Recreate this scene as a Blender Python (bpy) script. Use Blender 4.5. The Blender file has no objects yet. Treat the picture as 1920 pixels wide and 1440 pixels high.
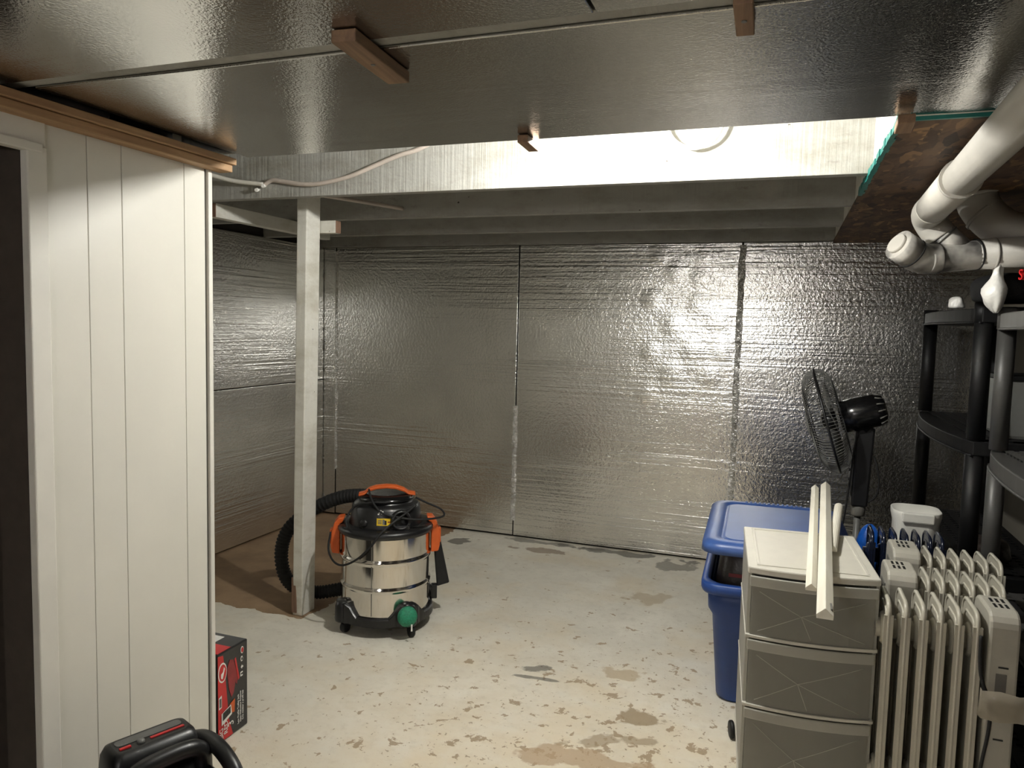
import bpy, bmesh, math, random
from mathutils import Vector, Matrix, Euler
random.seed(7)
PI = math.pi
scene = bpy.context.scene
C = scene.collection

# ------------------------------------------------------------------ camera, world, exposure
CAM_H = 1.25
X_in = Vector((3920, 207, -1406.665)).normalized()      # world X seen by the lens (x right, y down, z forward)
Y_in = Vector((510, -99, 1406.665)).normalized()
Z_in = X_in.cross(Y_in)
Rm = Matrix((X_in, Y_in, Z_in))
right = Rm @ Vector((1, 0, 0)); up = Rm @ Vector((0, -1, 0)); back = Rm @ Vector((0, 0, -1))
cam_d = bpy.data.cameras.new('camera'); cam = bpy.data.objects.new('camera', cam_d); C.objects.link(cam)
cam.matrix_world = Matrix(((right.x, up.x, back.x, 0), (right.y, up.y, back.y, 0), (right.z, up.z, back.z, CAM_H), (0, 0, 0, 1)))
cam_d.sensor_width = 36; cam_d.lens = 1406.665 / 1920 * 36; cam_d.clip_start = 0.02
scene.camera = cam
scene.cycles.max_bounces = 6; scene.cycles.glossy_bounces = 5; scene.cycles.diffuse_bounces = 4; scene.cycles.adaptive_threshold = 0.05
w = bpy.data.worlds.new('dark_world'); scene.world = w; w.use_nodes = True
w.node_tree.nodes['Background'].inputs[0].default_value = (0.01, 0.01, 0.01, 1)
w.node_tree.nodes['Background'].inputs[1].default_value = 0.0
vs = scene.view_settings
vs.view_transform = 'Standard'; vs.look = 'None'; vs.gamma = 1; vs.use_curve_mapping = False
vs.exposure = 2.10
BULB_POWER = 13.2           # watts of the bulb in the open joist bay
FILL_POWER = 4.2           # watts of the unseen fill lamp added behind the camera

# ------------------------------------------------------------------ materials
def nn(nt, t, **kw):
    n = nt.nodes.new(t)
    for k, v in kw.items(): setattr(n, k, v)
    return n
def new_mat(name):
    m = bpy.data.materials.new(name); m.use_nodes = True
    nt = m.node_tree; b = nt.nodes['Principled BSDF']
    return m, nt, b
def lin(c):
    return tuple(((x / 12.92) if x <= 0.04045 else ((x + 0.055) / 1.055) ** 2.4) for x in c)
def rgb(r, g, b): return (*lin((r / 255, g / 255, b / 255)), 1)
def coords(nt, scale=(1, 1, 1), rot=(0, 0, 0), kind='Object'):
    tc = nn(nt, 'ShaderNodeTexCoord'); mp = nn(nt, 'ShaderNodeMapping')
    mp.inputs['Scale'].default_value = scale; mp.inputs['Rotation'].default_value = rot
    nt.links.new(tc.outputs[kind], mp.inputs[0]); return mp.outputs[0]
def noise(nt, vec, scale, detail=4, rough=0.55, dist=0):
    n = nn(nt, 'ShaderNodeTexNoise'); n.inputs['Scale'].default_value = scale
    n.inputs['Detail'].default_value = detail; n.inputs['Roughness'].default_value = rough
    n.inputs['Distortion'].default_value = dist
    if vec is not None: nt.links.new(vec, n.inputs['Vector'])
    return n.outputs['Fac']
def ramp(nt, fac, stops, interp='LINEAR'):
    r = nn(nt, 'ShaderNodeValToRGB'); r.color_ramp.interpolation = interp
    e = r.color_ramp.elements
    while len(e) > 1: e.remove(e[0])
    e[0].position = stops[0][0]; e[0].color = stops[0][1]
    for p, c in stops[1:]:
        k = e.new(p); k.color = c
    nt.links.new(fac, r.inputs[0]); return r.outputs[0]
def g(v): return (v, v, v, 1)
def math_(nt, op, a, b=None, clamp=False):
    n = nn(nt, 'ShaderNodeMath', operation=op, use_clamp=clamp)
    for i, x in enumerate((a, b)):
        if x is None: continue
        if isinstance(x, (int, float)): n.inputs[i].default_value = x
        else: nt.links.new(x, n.inputs[i])
    return n.outputs[0]
def mixc(nt, fac, a, b, blend='MIX'):
    n = nn(nt, 'ShaderNodeMix', data_type='RGBA', blend_type=blend)
    for i, x in ((0, fac), (6, a), (7, b)):
        if isinstance(x, (int, float)): n.inputs[i].default_value = x
        elif isinstance(x, tuple): n.inputs[i].default_value = x
        else: nt.links.new(x, n.inputs[i])
    return n.outputs[2]
def bump(nt, b, height, strength=0.3, dist=0.01):
    n = nn(nt, 'ShaderNodeBump'); n.inputs['Strength'].default_value = strength; n.inputs['Distance'].default_value = dist
    nt.links.new(height, n.inputs['Height']); nt.links.new(n.outputs[0], b.inputs['Normal']); return n

def plain(name, col, rough=0.5, metal=0.0, var=0.12, scale=30, bmp=0.05, spec=0.5):
    m, nt, b = new_mat(name)
    v = coords(nt); f = noise(nt, v, scale, 5)
    lo = tuple(max(0, c * (1 - var)) for c in col[:3]) + (1,); hi = tuple(min(1, c * (1 + var)) for c in col[:3]) + (1,)
    nt.links.new(ramp(nt, f, [(0.3, lo), (0.7, hi)]), b.inputs['Base Color'])
    b.inputs['Roughness'].default_value = rough; b.inputs['Metallic'].default_value = metal
    b.inputs['Specular IOR Level'].default_value = spec
    if bmp: bump(nt, b, noise(nt, v, scale * 6, 3), bmp, 0.002)
    return m

def foil(name, stripe_scale, stripe_strength, grain=75, grain_strength=0.9, rough=0.235, base=0.77, crumple=0.0, domes=False):
    m, nt, b = new_mat(name)
    v = coords(nt)
    b.inputs['Metallic'].default_value = 1.0
    f = noise(nt, v, 3, 2)
    c0 = (base * 0.93, base * 0.92, base * 0.88, 1); c1 = (base * 1.06, base * 1.05, base * 1.01, 1)
    nt.links.new(ramp(nt, f, [(0.3, c0), (0.7, c1)]), b.inputs['Base Color'])
    b.inputs['Roughness'].default_value = rough
    # fine pebbled grain of the foil facing
    h = math_(nt, 'MULTIPLY', noise(nt, v, grain, 2, 0.6), 0.0005 * grain_strength / 0.25)
    # broad ripples of the board
    h = math_(nt, 'ADD', h, math_(nt, 'MULTIPLY', noise(nt, v, 4, 0, 0.5), 0.0014))
    # long rolled-on creases, gathered in bands
    vs_ = coords(nt, stripe_scale)
    st = ramp(nt, noise(nt, vs_, 1.0, 2, 0.65), [(0.42, g(0)), (0.62, g(1))])
    msk = ramp(nt, noise(nt, coords(nt, tuple(min(s, 5.0) for s in stripe_scale)), 1.0, 0), [(0.38, g(0.15)), (0.62, g(1))])
    h = math_(nt, 'ADD', h, math_(nt, 'MULTIPLY', math_(nt, 'MULTIPLY', st, msk), 0.0008 * stripe_strength))
    if crumple: h = math_(nt, 'ADD', h, math_(nt, 'MULTIPLY', noise(nt, v, 45, 4, 0.7, 1.0), 0.012 * crumple))
    for (cx, cz, r_, a_) in (DABS if domes else []):     # adhesive dabs bulging the facing
        mp = nn(nt, 'ShaderNodeMapping', vector_type='TEXTURE'); mp.inputs['Location'].default_value = (cx, 4.098, cz); mp.inputs['Scale'].default_value = (r_, 1, r_)
        nt.links.new(v, mp.inputs[0]); ln = nn(nt, 'ShaderNodeVectorMath', operation='LENGTH'); nt.links.new(mp.outputs[0], ln.inputs[0])
        k = math_(nt, 'SUBTRACT', 1.0, math_(nt, 'MULTIPLY', ln.outputs['Value'], ln.outputs['Value']), True)
        h = math_(nt, 'ADD', h, math_(nt, 'MULTIPLY', math_(nt, 'MULTIPLY', k, k), a_))
    bn = bump(nt, b, h, 1.0, 1.0)
    return m

M = {}
DABS = [(-0.64, 1.645, .075, .0026), (-0.40, 1.645, .085, .0026), (-0.56, 1.555, .075, .003), (-0.68, 1.40, .075, .003), (-0.56, 1.265, .085, .003), (-0.42, 1.52, .08, .003),
        (-0.45, 1.13, .08, .003), (-0.68, 1.12, .075, .003), (-0.33, 1.30, .085, .003), (-0.56, 1.0, .085, .003), (-0.69, 0.89, .075, .0026), (-0.36, 1.0, .075, .0026), (-0.43, 1.39, .08, .0028), (-0.30, 1.14, .07, .0028)]
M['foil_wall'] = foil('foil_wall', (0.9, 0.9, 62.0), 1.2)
M['foil_dabs'] = foil('foil_wall_dabs', (0.9, 0.9, 62.0), 1.2, domes=True)
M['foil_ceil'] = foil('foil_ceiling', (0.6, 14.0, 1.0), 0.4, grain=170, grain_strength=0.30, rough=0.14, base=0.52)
M['foil_tape'] = foil('foil_tape', (2, 2, 30), 0.5, crumple=1.0, rough=0.2, base=0.7)

def white_wood(name, axis, base=(214, 212, 202)):
    """chalky white paint over rough-sawn timber; axis = the direction across which saw marks repeat"""
    m, nt, b = new_mat(name)
    v = coords(nt)
    saw = coords(nt, (110, 1, 2) if axis == 'x' else (1, 1, 1))
    dirt = noise(nt, coords(nt, (2.2, 2.2, 5)), 2.0, 6, 0.7)
    spots = ramp(nt, noise(nt, coords(nt, (9, 9, 26)), 1.0, 5, 0.75), [(0.60, g(0)), (0.72, g(1))])
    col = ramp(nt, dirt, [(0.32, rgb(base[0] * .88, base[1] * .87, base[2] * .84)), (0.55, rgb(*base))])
    col = mixc(nt, math_(nt, 'MULTIPLY', spots, 0.45 if axis == 'x' else 0.08), col, rgb(96, 90, 82))
    flecks = ramp(nt, noise(nt, coords(nt, (28, 28, 40)), 1.0, 3), [(0.735, g(0)), (0.76, g(1))])
    col = mixc(nt, flecks, col, rgb(52, 46, 40))
    nt.links.new(col, b.inputs['Base Color']); b.inputs['Roughness'].default_value = 0.75
    h = noise(nt, saw, 1.0, 2, 0.5) if axis == 'x' else noise(nt, coords(nt, (20, 20, 3)), 1.0, 4)
    bump(nt, b, math_(nt, 'ADD', math_(nt, 'MULTIPLY', h, 0.0025), math_(nt, 'MULTIPLY', noise(nt, v, 60, 4), 0.0012)), 0.9, 1.0)
    return m
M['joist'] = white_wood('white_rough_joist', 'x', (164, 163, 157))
M['white_post'] = white_wood('white_post', 'z', (222, 220, 211))
M['white_plank'] = plain('white_pvc_plank', rgb(218, 215, 204), 0.38, var=0.03, scale=4, bmp=0.03)
M['white_trim'] = plain('white_trim_paint', rgb(220, 217, 207), 0.5, var=0.04, scale=8)
M['dark_gap'] = plain('dark_gap', rgb(40, 36, 32), 0.9)
M['subfloor'] = plain('subfloor_white', rgb(165, 162, 152), 0.85, var=0.15, scale=6)
M['right_wall'] = plain('right_wall_beige', rgb(120, 115, 104), 0.8, var=0.06, scale=5)
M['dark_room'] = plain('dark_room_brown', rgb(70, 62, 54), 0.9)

def wood(name, c0, c1, scale=(3, 40, 40)):
    m, nt, b = new_mat(name)
    f = noise(nt, coords(nt, scale), 1.0, 5, 0.6, 0.6)
    nt.links.new(ramp(nt, f, [(0.3, c0), (0.7, c1)]), b.inputs['Base Color'])
    b.inputs['Roughness'].default_value = 0.65
    bump(nt, b, f, 0.25, 0.002); return m
M['pine_y'] = wood('pine_strip', rgb(140, 106, 74), rgb(184, 150, 110), (45, 3, 45))
M['pine_brown'] = wood('brown_lath', rgb(104, 80, 60), rgb(146, 116, 88), (45, 4, 45))
M['brown_board'] = wood('brown_scrap', rgb(108, 82, 66), rgb(150, 118, 96), (30, 30, 4))
M['trim_wood'] = wood('primed_trim', rgb(226, 220, 202), rgb(240, 236, 222), (30, 3, 30))

def osb():
    m, nt, b = new_mat('osb_board')
    v = coords(nt)
    d = nn(nt, 'ShaderNodeTexNoise'); d.inputs['Scale'].default_value = 5; nt.links.new(v, d.inputs['Vector'])
    cols = []
    mv = nn(nt, 'ShaderNodeVectorMath', operation='SCALE'); mv.inputs[3].default_value = 0.35
    nt.links.new(d.outputs['Color'], mv.inputs[0])
    col = None
    for i, (rot, th) in enumerate(((-0.5, 0.0), (0.6, 0.50), (-1.1, 0.52))):
        ad = nn(nt, 'ShaderNodeVectorMath', operation='ADD')
        nt.links.new(coords(nt, (30, 11, 9), (0, 0, rot)), ad.inputs[0]); nt.links.new(mv.outputs[0], ad.inputs[1])
        vo = nn(nt, 'ShaderNodeTexVoronoi'); vo.inputs['Scale'].default_value = 1.0; nt.links.new(ad.outputs[0], vo.inputs['Vector'])
        c = ramp(nt, vo.outputs['Color'], [(0.1, rgb(48, 34, 23)), (0.45, rgb(84, 60, 40)), (0.75, rgb(100, 74, 50)), (0.95, rgb(158, 122, 82))])
        if col is None: col = c
        else:
            mk = ramp(nt, noise(nt, coords(nt, (22, 10, 7), (0, 0, rot)), 1.0, 2), [(th - 0.02, g(0)), (th + 0.02, g(1))])
            col = mixc(nt, mk, col, c)
    nt.links.new(col, b.inputs['Base Color']); b.inputs['Roughness'].default_value = 0.7
    bump(nt, b, noise(nt, coords(nt, (60, 24, 14), (0, 0, -0.5)), 1.0, 3), 0.4, 0.003)
    return m
M['osb'] = osb()
M['teal'] = plain('teal_tape', rgb(28, 116, 108), 0.4, var=0.15, scale=25, bmp=0.3)

def floor_mat():
    m, nt, b = new_mat('worn_painted_concrete')
    tc = nn(nt, 'ShaderNodeTexCoord'); v = tc.outputs['Object']
    sep = nn(nt, 'ShaderNodeSeparateXYZ'); nt.links.new(v, sep.inputs[0]); X, Y = sep.outputs[0], sep.outputs[1]
    big = noise(nt, v, 1.6, 3, 0.6); fine = noise(nt, v, 26, 5, 0.7); mid = noise(nt, v, 6, 4, 0.65)
    col = ramp(nt, big, [(0.3, rgb(214, 209, 195)), (0.7, rgb(236, 231, 217))])
    col = mixc(nt, math_(nt, 'MULTIPLY', ramp(nt, mid, [(0.45, g(0)), (0.75, g(1))]), 0.5), col, rgb(204, 199, 185))
    col = mixc(nt, math_(nt, 'MULTIPLY', ramp(nt, fine, [(0.5, g(0)), (0.8, g(1))]), 0.55), col, rgb(188, 180, 162))
    # warm wear stains near the foot traffic
    wear = ramp(nt, noise(nt, v, 2.3, 4, 0.6), [(0.48, g(0)), (0.68, g(1))])
    wear = math_(nt, 'MULTIPLY', wear, 0.45)
    col = mixc(nt, wear, col, rgb(216, 198, 164))
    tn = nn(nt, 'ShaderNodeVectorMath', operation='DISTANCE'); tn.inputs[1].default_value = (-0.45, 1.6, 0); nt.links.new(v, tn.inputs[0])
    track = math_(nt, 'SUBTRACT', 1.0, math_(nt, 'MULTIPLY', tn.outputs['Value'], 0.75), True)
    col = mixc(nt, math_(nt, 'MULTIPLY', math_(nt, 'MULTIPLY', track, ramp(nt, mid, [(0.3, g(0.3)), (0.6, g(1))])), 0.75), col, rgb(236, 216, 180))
    # brown chips where the paint has flaked
    dist = nn(nt, 'ShaderNodeVectorMath', operation='LENGTH')
    sub = nn(nt, 'ShaderNodeVectorMath', operation='SUBTRACT'); sub.inputs[1].default_value = (-0.4, 2.0, 0)
    nt.links.new(v, sub.inputs[0]); nt.links.new(sub.outputs[0], dist.inputs[0])
    traffic = math_(nt, 'SUBTRACT', 1.0, math_(nt, 'MULTIPLY', dist.outputs['Value'], 0.62), True)
    chip_n = noise(nt, v, 17, 4, 0.62, 0.3)
    chips = ramp(nt, math_(nt, 'ADD', chip_n, math_(nt, 'MULTIPLY', traffic, 0.10)), [(0.665, g(0)), (0.69, g(1))])
    chips2 = ramp(nt, math_(nt, 'ADD', noise(nt, v, 48, 4, 0.6), math_(nt, 'MULTIPLY', traffic, 0.07)), [(0.69, g(0)), (0.72, g(1))])
    col = mixc(nt, math_(nt, 'MULTIPLY', chips, 0.8), col, rgb(160, 136, 104))
    col = mixc(nt, math_(nt, 'MULTIPLY', chips2, 0.7), col, rgb(140, 118, 90))
    # single flaked patches
    warp = nn(nt, 'ShaderNodeTexNoise'); warp.inputs['Scale'].default_value = 9; warp.inputs['Detail'].default_value = 5
    nt.links.new(v, warp.inputs['Vector'])
    height = chips
    def patch(cx, cy, rx, ry, c, amt=0.9, ang=0, soft=0.08, w_=0.9):
        nonlocal col, height
        mp = nn(nt, 'ShaderNodeMapping', vector_type='TEXTURE')
        mp.inputs['Location'].default_value = (cx, cy, 0); mp.inputs['Rotation'].default_value = (0, 0, ang); mp.inputs['Scale'].default_value = (rx, ry, 1)
        nt.links.new(v, mp.inputs[0])
        sc = nn(nt, 'ShaderNodeVectorMath', operation='LENGTH'); nt.links.new(mp.outputs[0], sc.inputs[0])
        d = math_(nt, 'ADD', sc.outputs['Value'], math_(nt, 'MULTIPLY', math_(nt, 'SUBTRACT', warp.outputs['Fac'], 0.5), w_ * 4))
        mk = ramp(nt, math_(nt, 'MULTIPLY', d, 0.5), [(0.5 - soft, g(1)), (0.5 + soft * 0.2, g(0))])
        col = mixc(nt, math_(nt, 'MULTIPLY', mk, amt), col, c); height = math_(nt, 'MAXIMUM', height, mk)
    brown, grey = rgb(166, 146, 116), rgb(140, 134, 122)
    for a in PATCHES: patch(*a)
    # bare brown concrete in the far left corner
    wv = math_(nt, 'MULTIPLY', math_(nt, 'SUBTRACT', warp.outputs['Fac'], 0.5), 0.10)
    m1 = math_(nt, 'GREATER_THAN', math_(nt, 'ADD', Y, wv), 2.585)
    m2 = math_(nt, 'LESS_THAN', math_(nt, 'ADD', X, math_(nt, 'MULTIPLY', wv, 1.6)), -1.83)
    bare = math_(nt, 'MULTIPLY', m1, m2)
    bc = ramp(nt, mid, [(0.3, rgb(132, 106, 80)), (0.7, rgb(168, 142, 112))])
    col = mixc(nt, bare, col, bc)
    nt.links.new(col, b.inputs['Base Color'])
    nt.links.new(ramp(nt, mid, [(0.3, g(0.55)), (0.7, g(0.8))]), b.inputs['Roughness'])
    h = math_(nt, 'ADD', math_(nt, 'MULTIPLY', noise(nt, v, 30, 3, 0.7), 0.0022), math_(nt, 'MULTIPLY', bare, -0.003))
    bump(nt, b, h, 0.9, 1.0)
    return m
BR, GR, DK = rgb(160, 140, 110), rgb(132, 127, 116), rgb(96, 92, 84)
PATCHES = [  # centre, radii, colour, amount, angle
    (-0.37, 2.32, 0.075, 0.045, BR, 0.85, 0.3), (-0.44, 2.16, 0.13, 0.035, BR, 0.7, 0.4), (-0.52, 2.03, 0.17, 0.05, rgb(184, 158, 126), 0.75, 0.2),
    (-0.79, 2.53, 0.05, 0.03, DK, 0.7, 0.5), (-0.78, 2.46, 0.11, 0.010, DK, 0.7, 0.1),
    (-1.69, 3.90, 0.07, 0.05, GR, 0.9, 0), (-1.21, 3.91, 0.13, 0.05, rgb(150, 132, 112), 0.8, 0), (-1.25, 4.06, 0.3, 0.03, GR, 0.8, 0),
    (-0.78, 4.05, 0.30, 0.045, DK, 0.75, 0), (-0.50, 3.93, 0.13, 0.07, GR, 0.75, 0), (-0.53, 3.41, 0.10, 0.06, rgb(182, 164, 132), 0.6, 0.4), (-0.49, 2.62, 0.06, 0.05, rgb(186, 166, 132), 0.7, 0.0),
]
M['floor'] = floor_mat()

# plastics, metals, fabrics
M['black'] = plain('black_plastic', rgb(24, 24, 25), 0.38, var=0.2, bmp=0.03)
M['black_gloss'] = plain('black_gloss_plastic', rgb(18, 18, 19), 0.2, var=0.1, bmp=0.0)
M['black_matt'] = plain('black_rubber', rgb(22, 22, 22), 0.75, var=0.2)
M['orange'] = plain('orange_plastic', rgb(206, 92, 34), 0.45, var=0.06, bmp=0.03)
M['yellow'] = plain('yellow_label', rgb(226, 190, 40), 0.4, var=0.04, bmp=0)
M['green'] = plain('green_mesh', rgb(36, 132, 98), 0.5, var=0.35, scale=160, bmp=0.5)
def steel():
    m, nt, b = new_mat('stainless_steel')
    b.inputs['Metallic'].default_value = 1; b.inputs['Base Color'].default_value = (0.72, 0.69, 0.64, 1)
    f = noise(nt, coords(nt, (30, 30, 3)), 1.0, 4)
    nt.links.new(ramp(nt, f, [(0.3, g(0.09)), (0.7, g(0.14))]), b.inputs['Roughness'])
    bump(nt, b, noise(nt, coords(nt, (9, 9, 2)), 1.0, 2), 0.1, 0.004); return m
M['steel'] = steel()
M['blue'] = plain('blue_plastic', rgb(26, 62, 128), 0.42, var=0.08, scale=12, bmp=0.05)
M['blue_lid'] = plain('blue_lid_plastic', rgb(58, 88, 150), 0.38, var=0.10, scale=9, bmp=0.05)
M['cart_white'] = plain('cart_white_plastic', rgb(206, 202, 190), 0.4, var=0.03, bmp=0.05)
M['heater'] = plain('heater_cream_enamel', rgb(188, 183, 168), 0.28, var=0.03, scale=8, bmp=0.02)
M['heater_grey'] = plain('heater_grey_plastic', rgb(176, 172, 160), 0.45, var=0.05)
M['heater_dark'] = plain('heater_navy_enamel', rgb(20, 26, 44), 0.25, var=0.1)
M['pvc'] = plain('painted_pvc_pipe', rgb(184, 180, 171), 0.5, var=0.05, scale=9)
def sprayed():
    m, nt, b = new_mat('pvc_dusted_black')
    f = noise(nt, coords(nt), 11, 3, 0.5)
    nt.links.new(ramp(nt, f, [(0.36, rgb(70, 68, 66)), (0.56, rgb(180, 176, 168))]), b.inputs['Base Color'])
    b.inputs['Roughness'].default_value = 0.55; return m
M['pvc_dusty'] = sprayed()
M['rack_black'] = plain('rack_black_resin', rgb(12, 12, 13), 0.55, var=0.12, spec=0.3)
M['rack_grey'] = plain('rack_grey_resin', rgb(66, 65, 63), 0.45, var=0.08)
M['black_cloth'] = plain('black_cloth', rgb(16, 16, 17), 0.85, var=0.3, scale=60, bmp=0.4)
M['blue_bag'] = plain('blue_bag', rgb(22, 84, 172), 0.3, var=0.3, scale=18, bmp=0.8)
M['white_bag'] = plain('white_bag_plastic', rgb(228, 226, 220), 0.35, var=0.05, scale=15, bmp=0.6)
M['white_gloss'] = plain('white_gloss_plastic', rgb(222, 220, 212), 0.3, var=0.03)
M['cable_white'] = plain('cable_white', rgb(226, 222, 212), 0.45, var=0.05)
M['cable_pink'] = plain('cable_painted', rgb(196, 184, 174), 0.6, var=0.12, scale=8)
M['red'] = plain('red_print', rgb(196, 38, 40), 0.3, var=0.06, bmp=0)
M['red_dark'] = plain('red_print_dark', rgb(140, 36, 42), 0.3, var=0.2, bmp=0)
M['box_black'] = plain('box_black_print', rgb(44, 44, 44), 0.3, var=0.15, bmp=0.02)
M['ink_white'] = plain('white_print', rgb(232, 230, 224), 0.4, var=0.03, bmp=0)
M['ink_black'] = plain('black_print', rgb(26, 26, 26), 0.5, var=0.1, bmp=0)
M['ink_grey'] = plain('grey_print', rgb(110, 108, 102), 0.5, var=0.1, bmp=0)
M['grey_panel'] = plain('grey_panel', rgb(92, 92, 90), 0.3, var=0.15, bmp=0.03)
M['grey_bin'] = plain('grey_bin', rgb(112, 112, 108), 0.4, var=0.06)
M['brown_bag'] = plain('dark_printed_bag', rgb(44, 36, 32), 0.35, var=0.5, scale=14, bmp=0.7)
M['porcelain'] = plain('porcelain', rgb(225, 222, 214), 0.3, var=0.02, bmp=0)
M['wheel'] = plain('wheel_black', rgb(20, 20, 20), 0.6, bmp=0)
def frosted(name, alpha, col, rough=0.42):
    m, nt, b = new_mat(name)
    nt.nodes.remove(b)
    out = nt.nodes['Material Output']
    df = nn(nt, 'ShaderNodeBsdfPrincipled'); df.inputs['Base Color'].default_value = col; df.inputs['Roughness'].default_value = rough
    f = noise(nt, coords(nt), 14, 4)
    nt.links.new(ramp(nt, f, [(0.3, tuple(c * .94 for c in col[:3]) + (1,)), (0.7, col)]), df.inputs['Base Color'])
    tl = nn(nt, 'ShaderNodeBsdfTranslucent'); tl.inputs[0].default_value = col
    tr = nn(nt, 'ShaderNodeBsdfTransparent')
    m1 = nn(nt, 'ShaderNodeMixShader'); m1.inputs[0].default_value = 0.4
    nt.links.new(df.outputs[0], m1.inputs[1]); nt.links.new(tl.outputs[0], m1.inputs[2])
    m2 = nn(nt, 'ShaderNodeMixShader'); m2.inputs[0].default_value = alpha
    nt.links.new(m1.outputs[0], m2.inputs[1]); nt.links.new(tr.outputs[0], m2.inputs[2])
    nt.links.new(m2.outputs[0], out.inputs[0]); return m
M['frosted'] = frosted('frosted_plastic', 0.40, rgb(192, 190, 181))
M['frosted_light'] = frosted('frosted_rib', 0.15, rgb(214, 212, 203))
M['clear_wrap'] = frosted('clear_packing_tape', 0.45, rgb(206, 196, 178), 0.12)

# ------------------------------------------------------------------ mesh builder
class MB:
    def __init__(s): s.v = []; s.f = []; s.sm = []
    def add(s, vs, fs, smooth=False):
        o = len(s.v); s.v += [tuple(x) for x in vs]; s.f += [tuple(i + o for i in f) for f in fs]; s.sm += [smooth] * len(fs); return s
    def box(s, x0, x1, y0, y1, z0, z1, mtx=None):
        vs = [Vector(p) for p in ((x0, y0, z0), (x1, y0, z0), (x1, y1, z0), (x0, y1, z0), (x0, y0, z1), (x1, y0, z1), (x1, y1, z1), (x0, y1, z1))]
        if mtx: vs = [mtx @ p for p in vs]
        return s.add(vs, [(3, 2, 1, 0), (4, 5, 6, 7), (0, 1, 5, 4), (1, 2, 6, 5), (2, 3, 7, 6), (3, 0, 4, 7)])
    def hexa(s, bot, top):
        return s.add(list(bot) + list(top), [(3, 2, 1, 0), (4, 5, 6, 7), (0, 1, 5, 4), (1, 2, 6, 5), (2, 3, 7, 6), (3, 0, 4, 7)])
    def prism(s, poly, z0, z1, mtx=None, smooth=False):
        n = len(poly)
        vs = [Vector((p[0], p[1], z0)) for p in poly] + [Vector((p[0], p[1], z1)) for p in poly]
        if mtx: vs = [mtx @ p for p in vs]
        s.add(vs, [tuple(range(n - 1, -1, -1)), tuple(range(n, 2 * n))])
        o = len(s.v) - 2 * n
        for i in range(n):
            j = (i + 1) % n; s.f.append((o + i, o + j, o + n + j, o + n + i)); s.sm.append(smooth)
        return s
    def loft(s, rings, cap=True, smooth=True, closed=True):
        n = len(rings[0]); o = len(s.v)
        for r in rings: s.v += [tuple(p) for p in r]
        for k in range(len(rings) - 1):
            for i in range(n if closed else n - 1):
                j = (i + 1) % n
                s.f.append((o + k * n + i, o + k * n + j, o + (k + 1) * n + j, o + (k + 1) * n + i)); s.sm.append(smooth)
        if cap:
            s.f.append(tuple(o + i for i in range(n - 1, -1, -1))); s.sm.append(False)
            b = o + (len(rings) - 1) * n; s.f.append(tuple(b + i for i in range(n))); s.sm.append(False)
        return s
    def lathe(s, prof, n=32, mtx=None, cap=True, smooth=True):
        rings = []
        for r, z in prof:
            ring = [Vector((r * math.cos(2 * PI * i / n), r * math.sin(2 * PI * i / n), z)) for i in range(n)]
            rings.append([mtx @ p for p in ring] if mtx else ring)
        return s.loft(rings, cap, smooth)
    def tube(s, path, r, n=10, smooth=True, cap=True, closed=False):
        P = [Vector(p) for p in path]; rr = r if isinstance(r, (list, tuple)) else [r] * len(P)
        rings = []; prev = None; m = len(P)
        for i, p in enumerate(P):
            a = P[(i - 1) % m] if (closed or i > 0) else p; b = P[(i + 1) % m] if (closed or i < m - 1) else p
            t = (b - a).normalized()
            if prev is None:
                u = Vector((0, 0, 1)) if abs(t.z) < 0.9 else Vector((1, 0, 0)); u = (u - t * u.dot(t)).normalized()
            else: u = (prev - t * prev.dot(t)).normalized()
            prev = u; w_ = t.cross(u)
            rings.append([p + (u * math.cos(2 * PI * k / n) + w_ * math.sin(2 * PI * k / n)) * rr[i] for k in range(n)])
        if closed: rings.append(rings[0]); cap = False
        return s.loft(rings, cap, smooth)
    def build(s, name, mat, parent=None, bevel=0, seg=2, loc=None, subsurf=0):
        me = bpy.data.meshes.new(name); me.from_pydata(s.v, [], s.f); me.update()
        bm = bmesh.new(); bm.from_mesh(me); bmesh.ops.recalc_face_normals(bm, faces=bm.faces); bm.to_mesh(me); bm.free()
        me.polygons.foreach_set('use_smooth', s.sm if len(s.sm) == len(me.polygons) else [False] * len(me.polygons))
        me.materials.append(M[mat]); o = bpy.data.objects.new(name, me); C.objects.link(o)
        if parent: o.parent = parent
        if loc: o.location = loc
        if bevel:
            b = o.modifiers.new('bevel', 'BEVEL'); b.width = bevel; b.segments = seg; b.limit_method = 'ANGLE'; b.angle_limit = 0.7
        if subsurf:
            b = o.modifiers.new('subd', 'SUBSURF'); b.levels = subsurf; b.render_levels = subsurf
        return o
def rrect(x0, x1, y0, y1, r, n=5):
    pts = []
    for cx, cy, a0 in ((x1 - r, y1 - r, 0), (x0 + r, y1 - r, PI / 2), (x0 + r, y0 + r, PI), (x1 - r, y0 + r, 1.5 * PI)):
        for i in range(n + 1):
            a = a0 + PI / 2 * i / n; pts.append((cx + r * math.cos(a), cy + r * math.sin(a)))
    return pts
def smooth_path(pts, n=8):
    P = [Vector(p) for p in pts]; out = []
    Q = [P[0] * 2 - P[1]] + P + [P[-1] * 2 - P[-2]]
    for i in range(1, len(Q) - 2):
        a, b, c, d = Q[i - 1], Q[i], Q[i + 1], Q[i + 2]
        for k in range(n):
            t = k / n
            out.append(0.5 * ((2 * b) + (c - a) * t + (2 * a - 5 * b + 4 * c - d) * t * t + (3 * b - a - 3 * c + d) * t ** 3))
    out.append(P[-1]); return out
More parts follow.
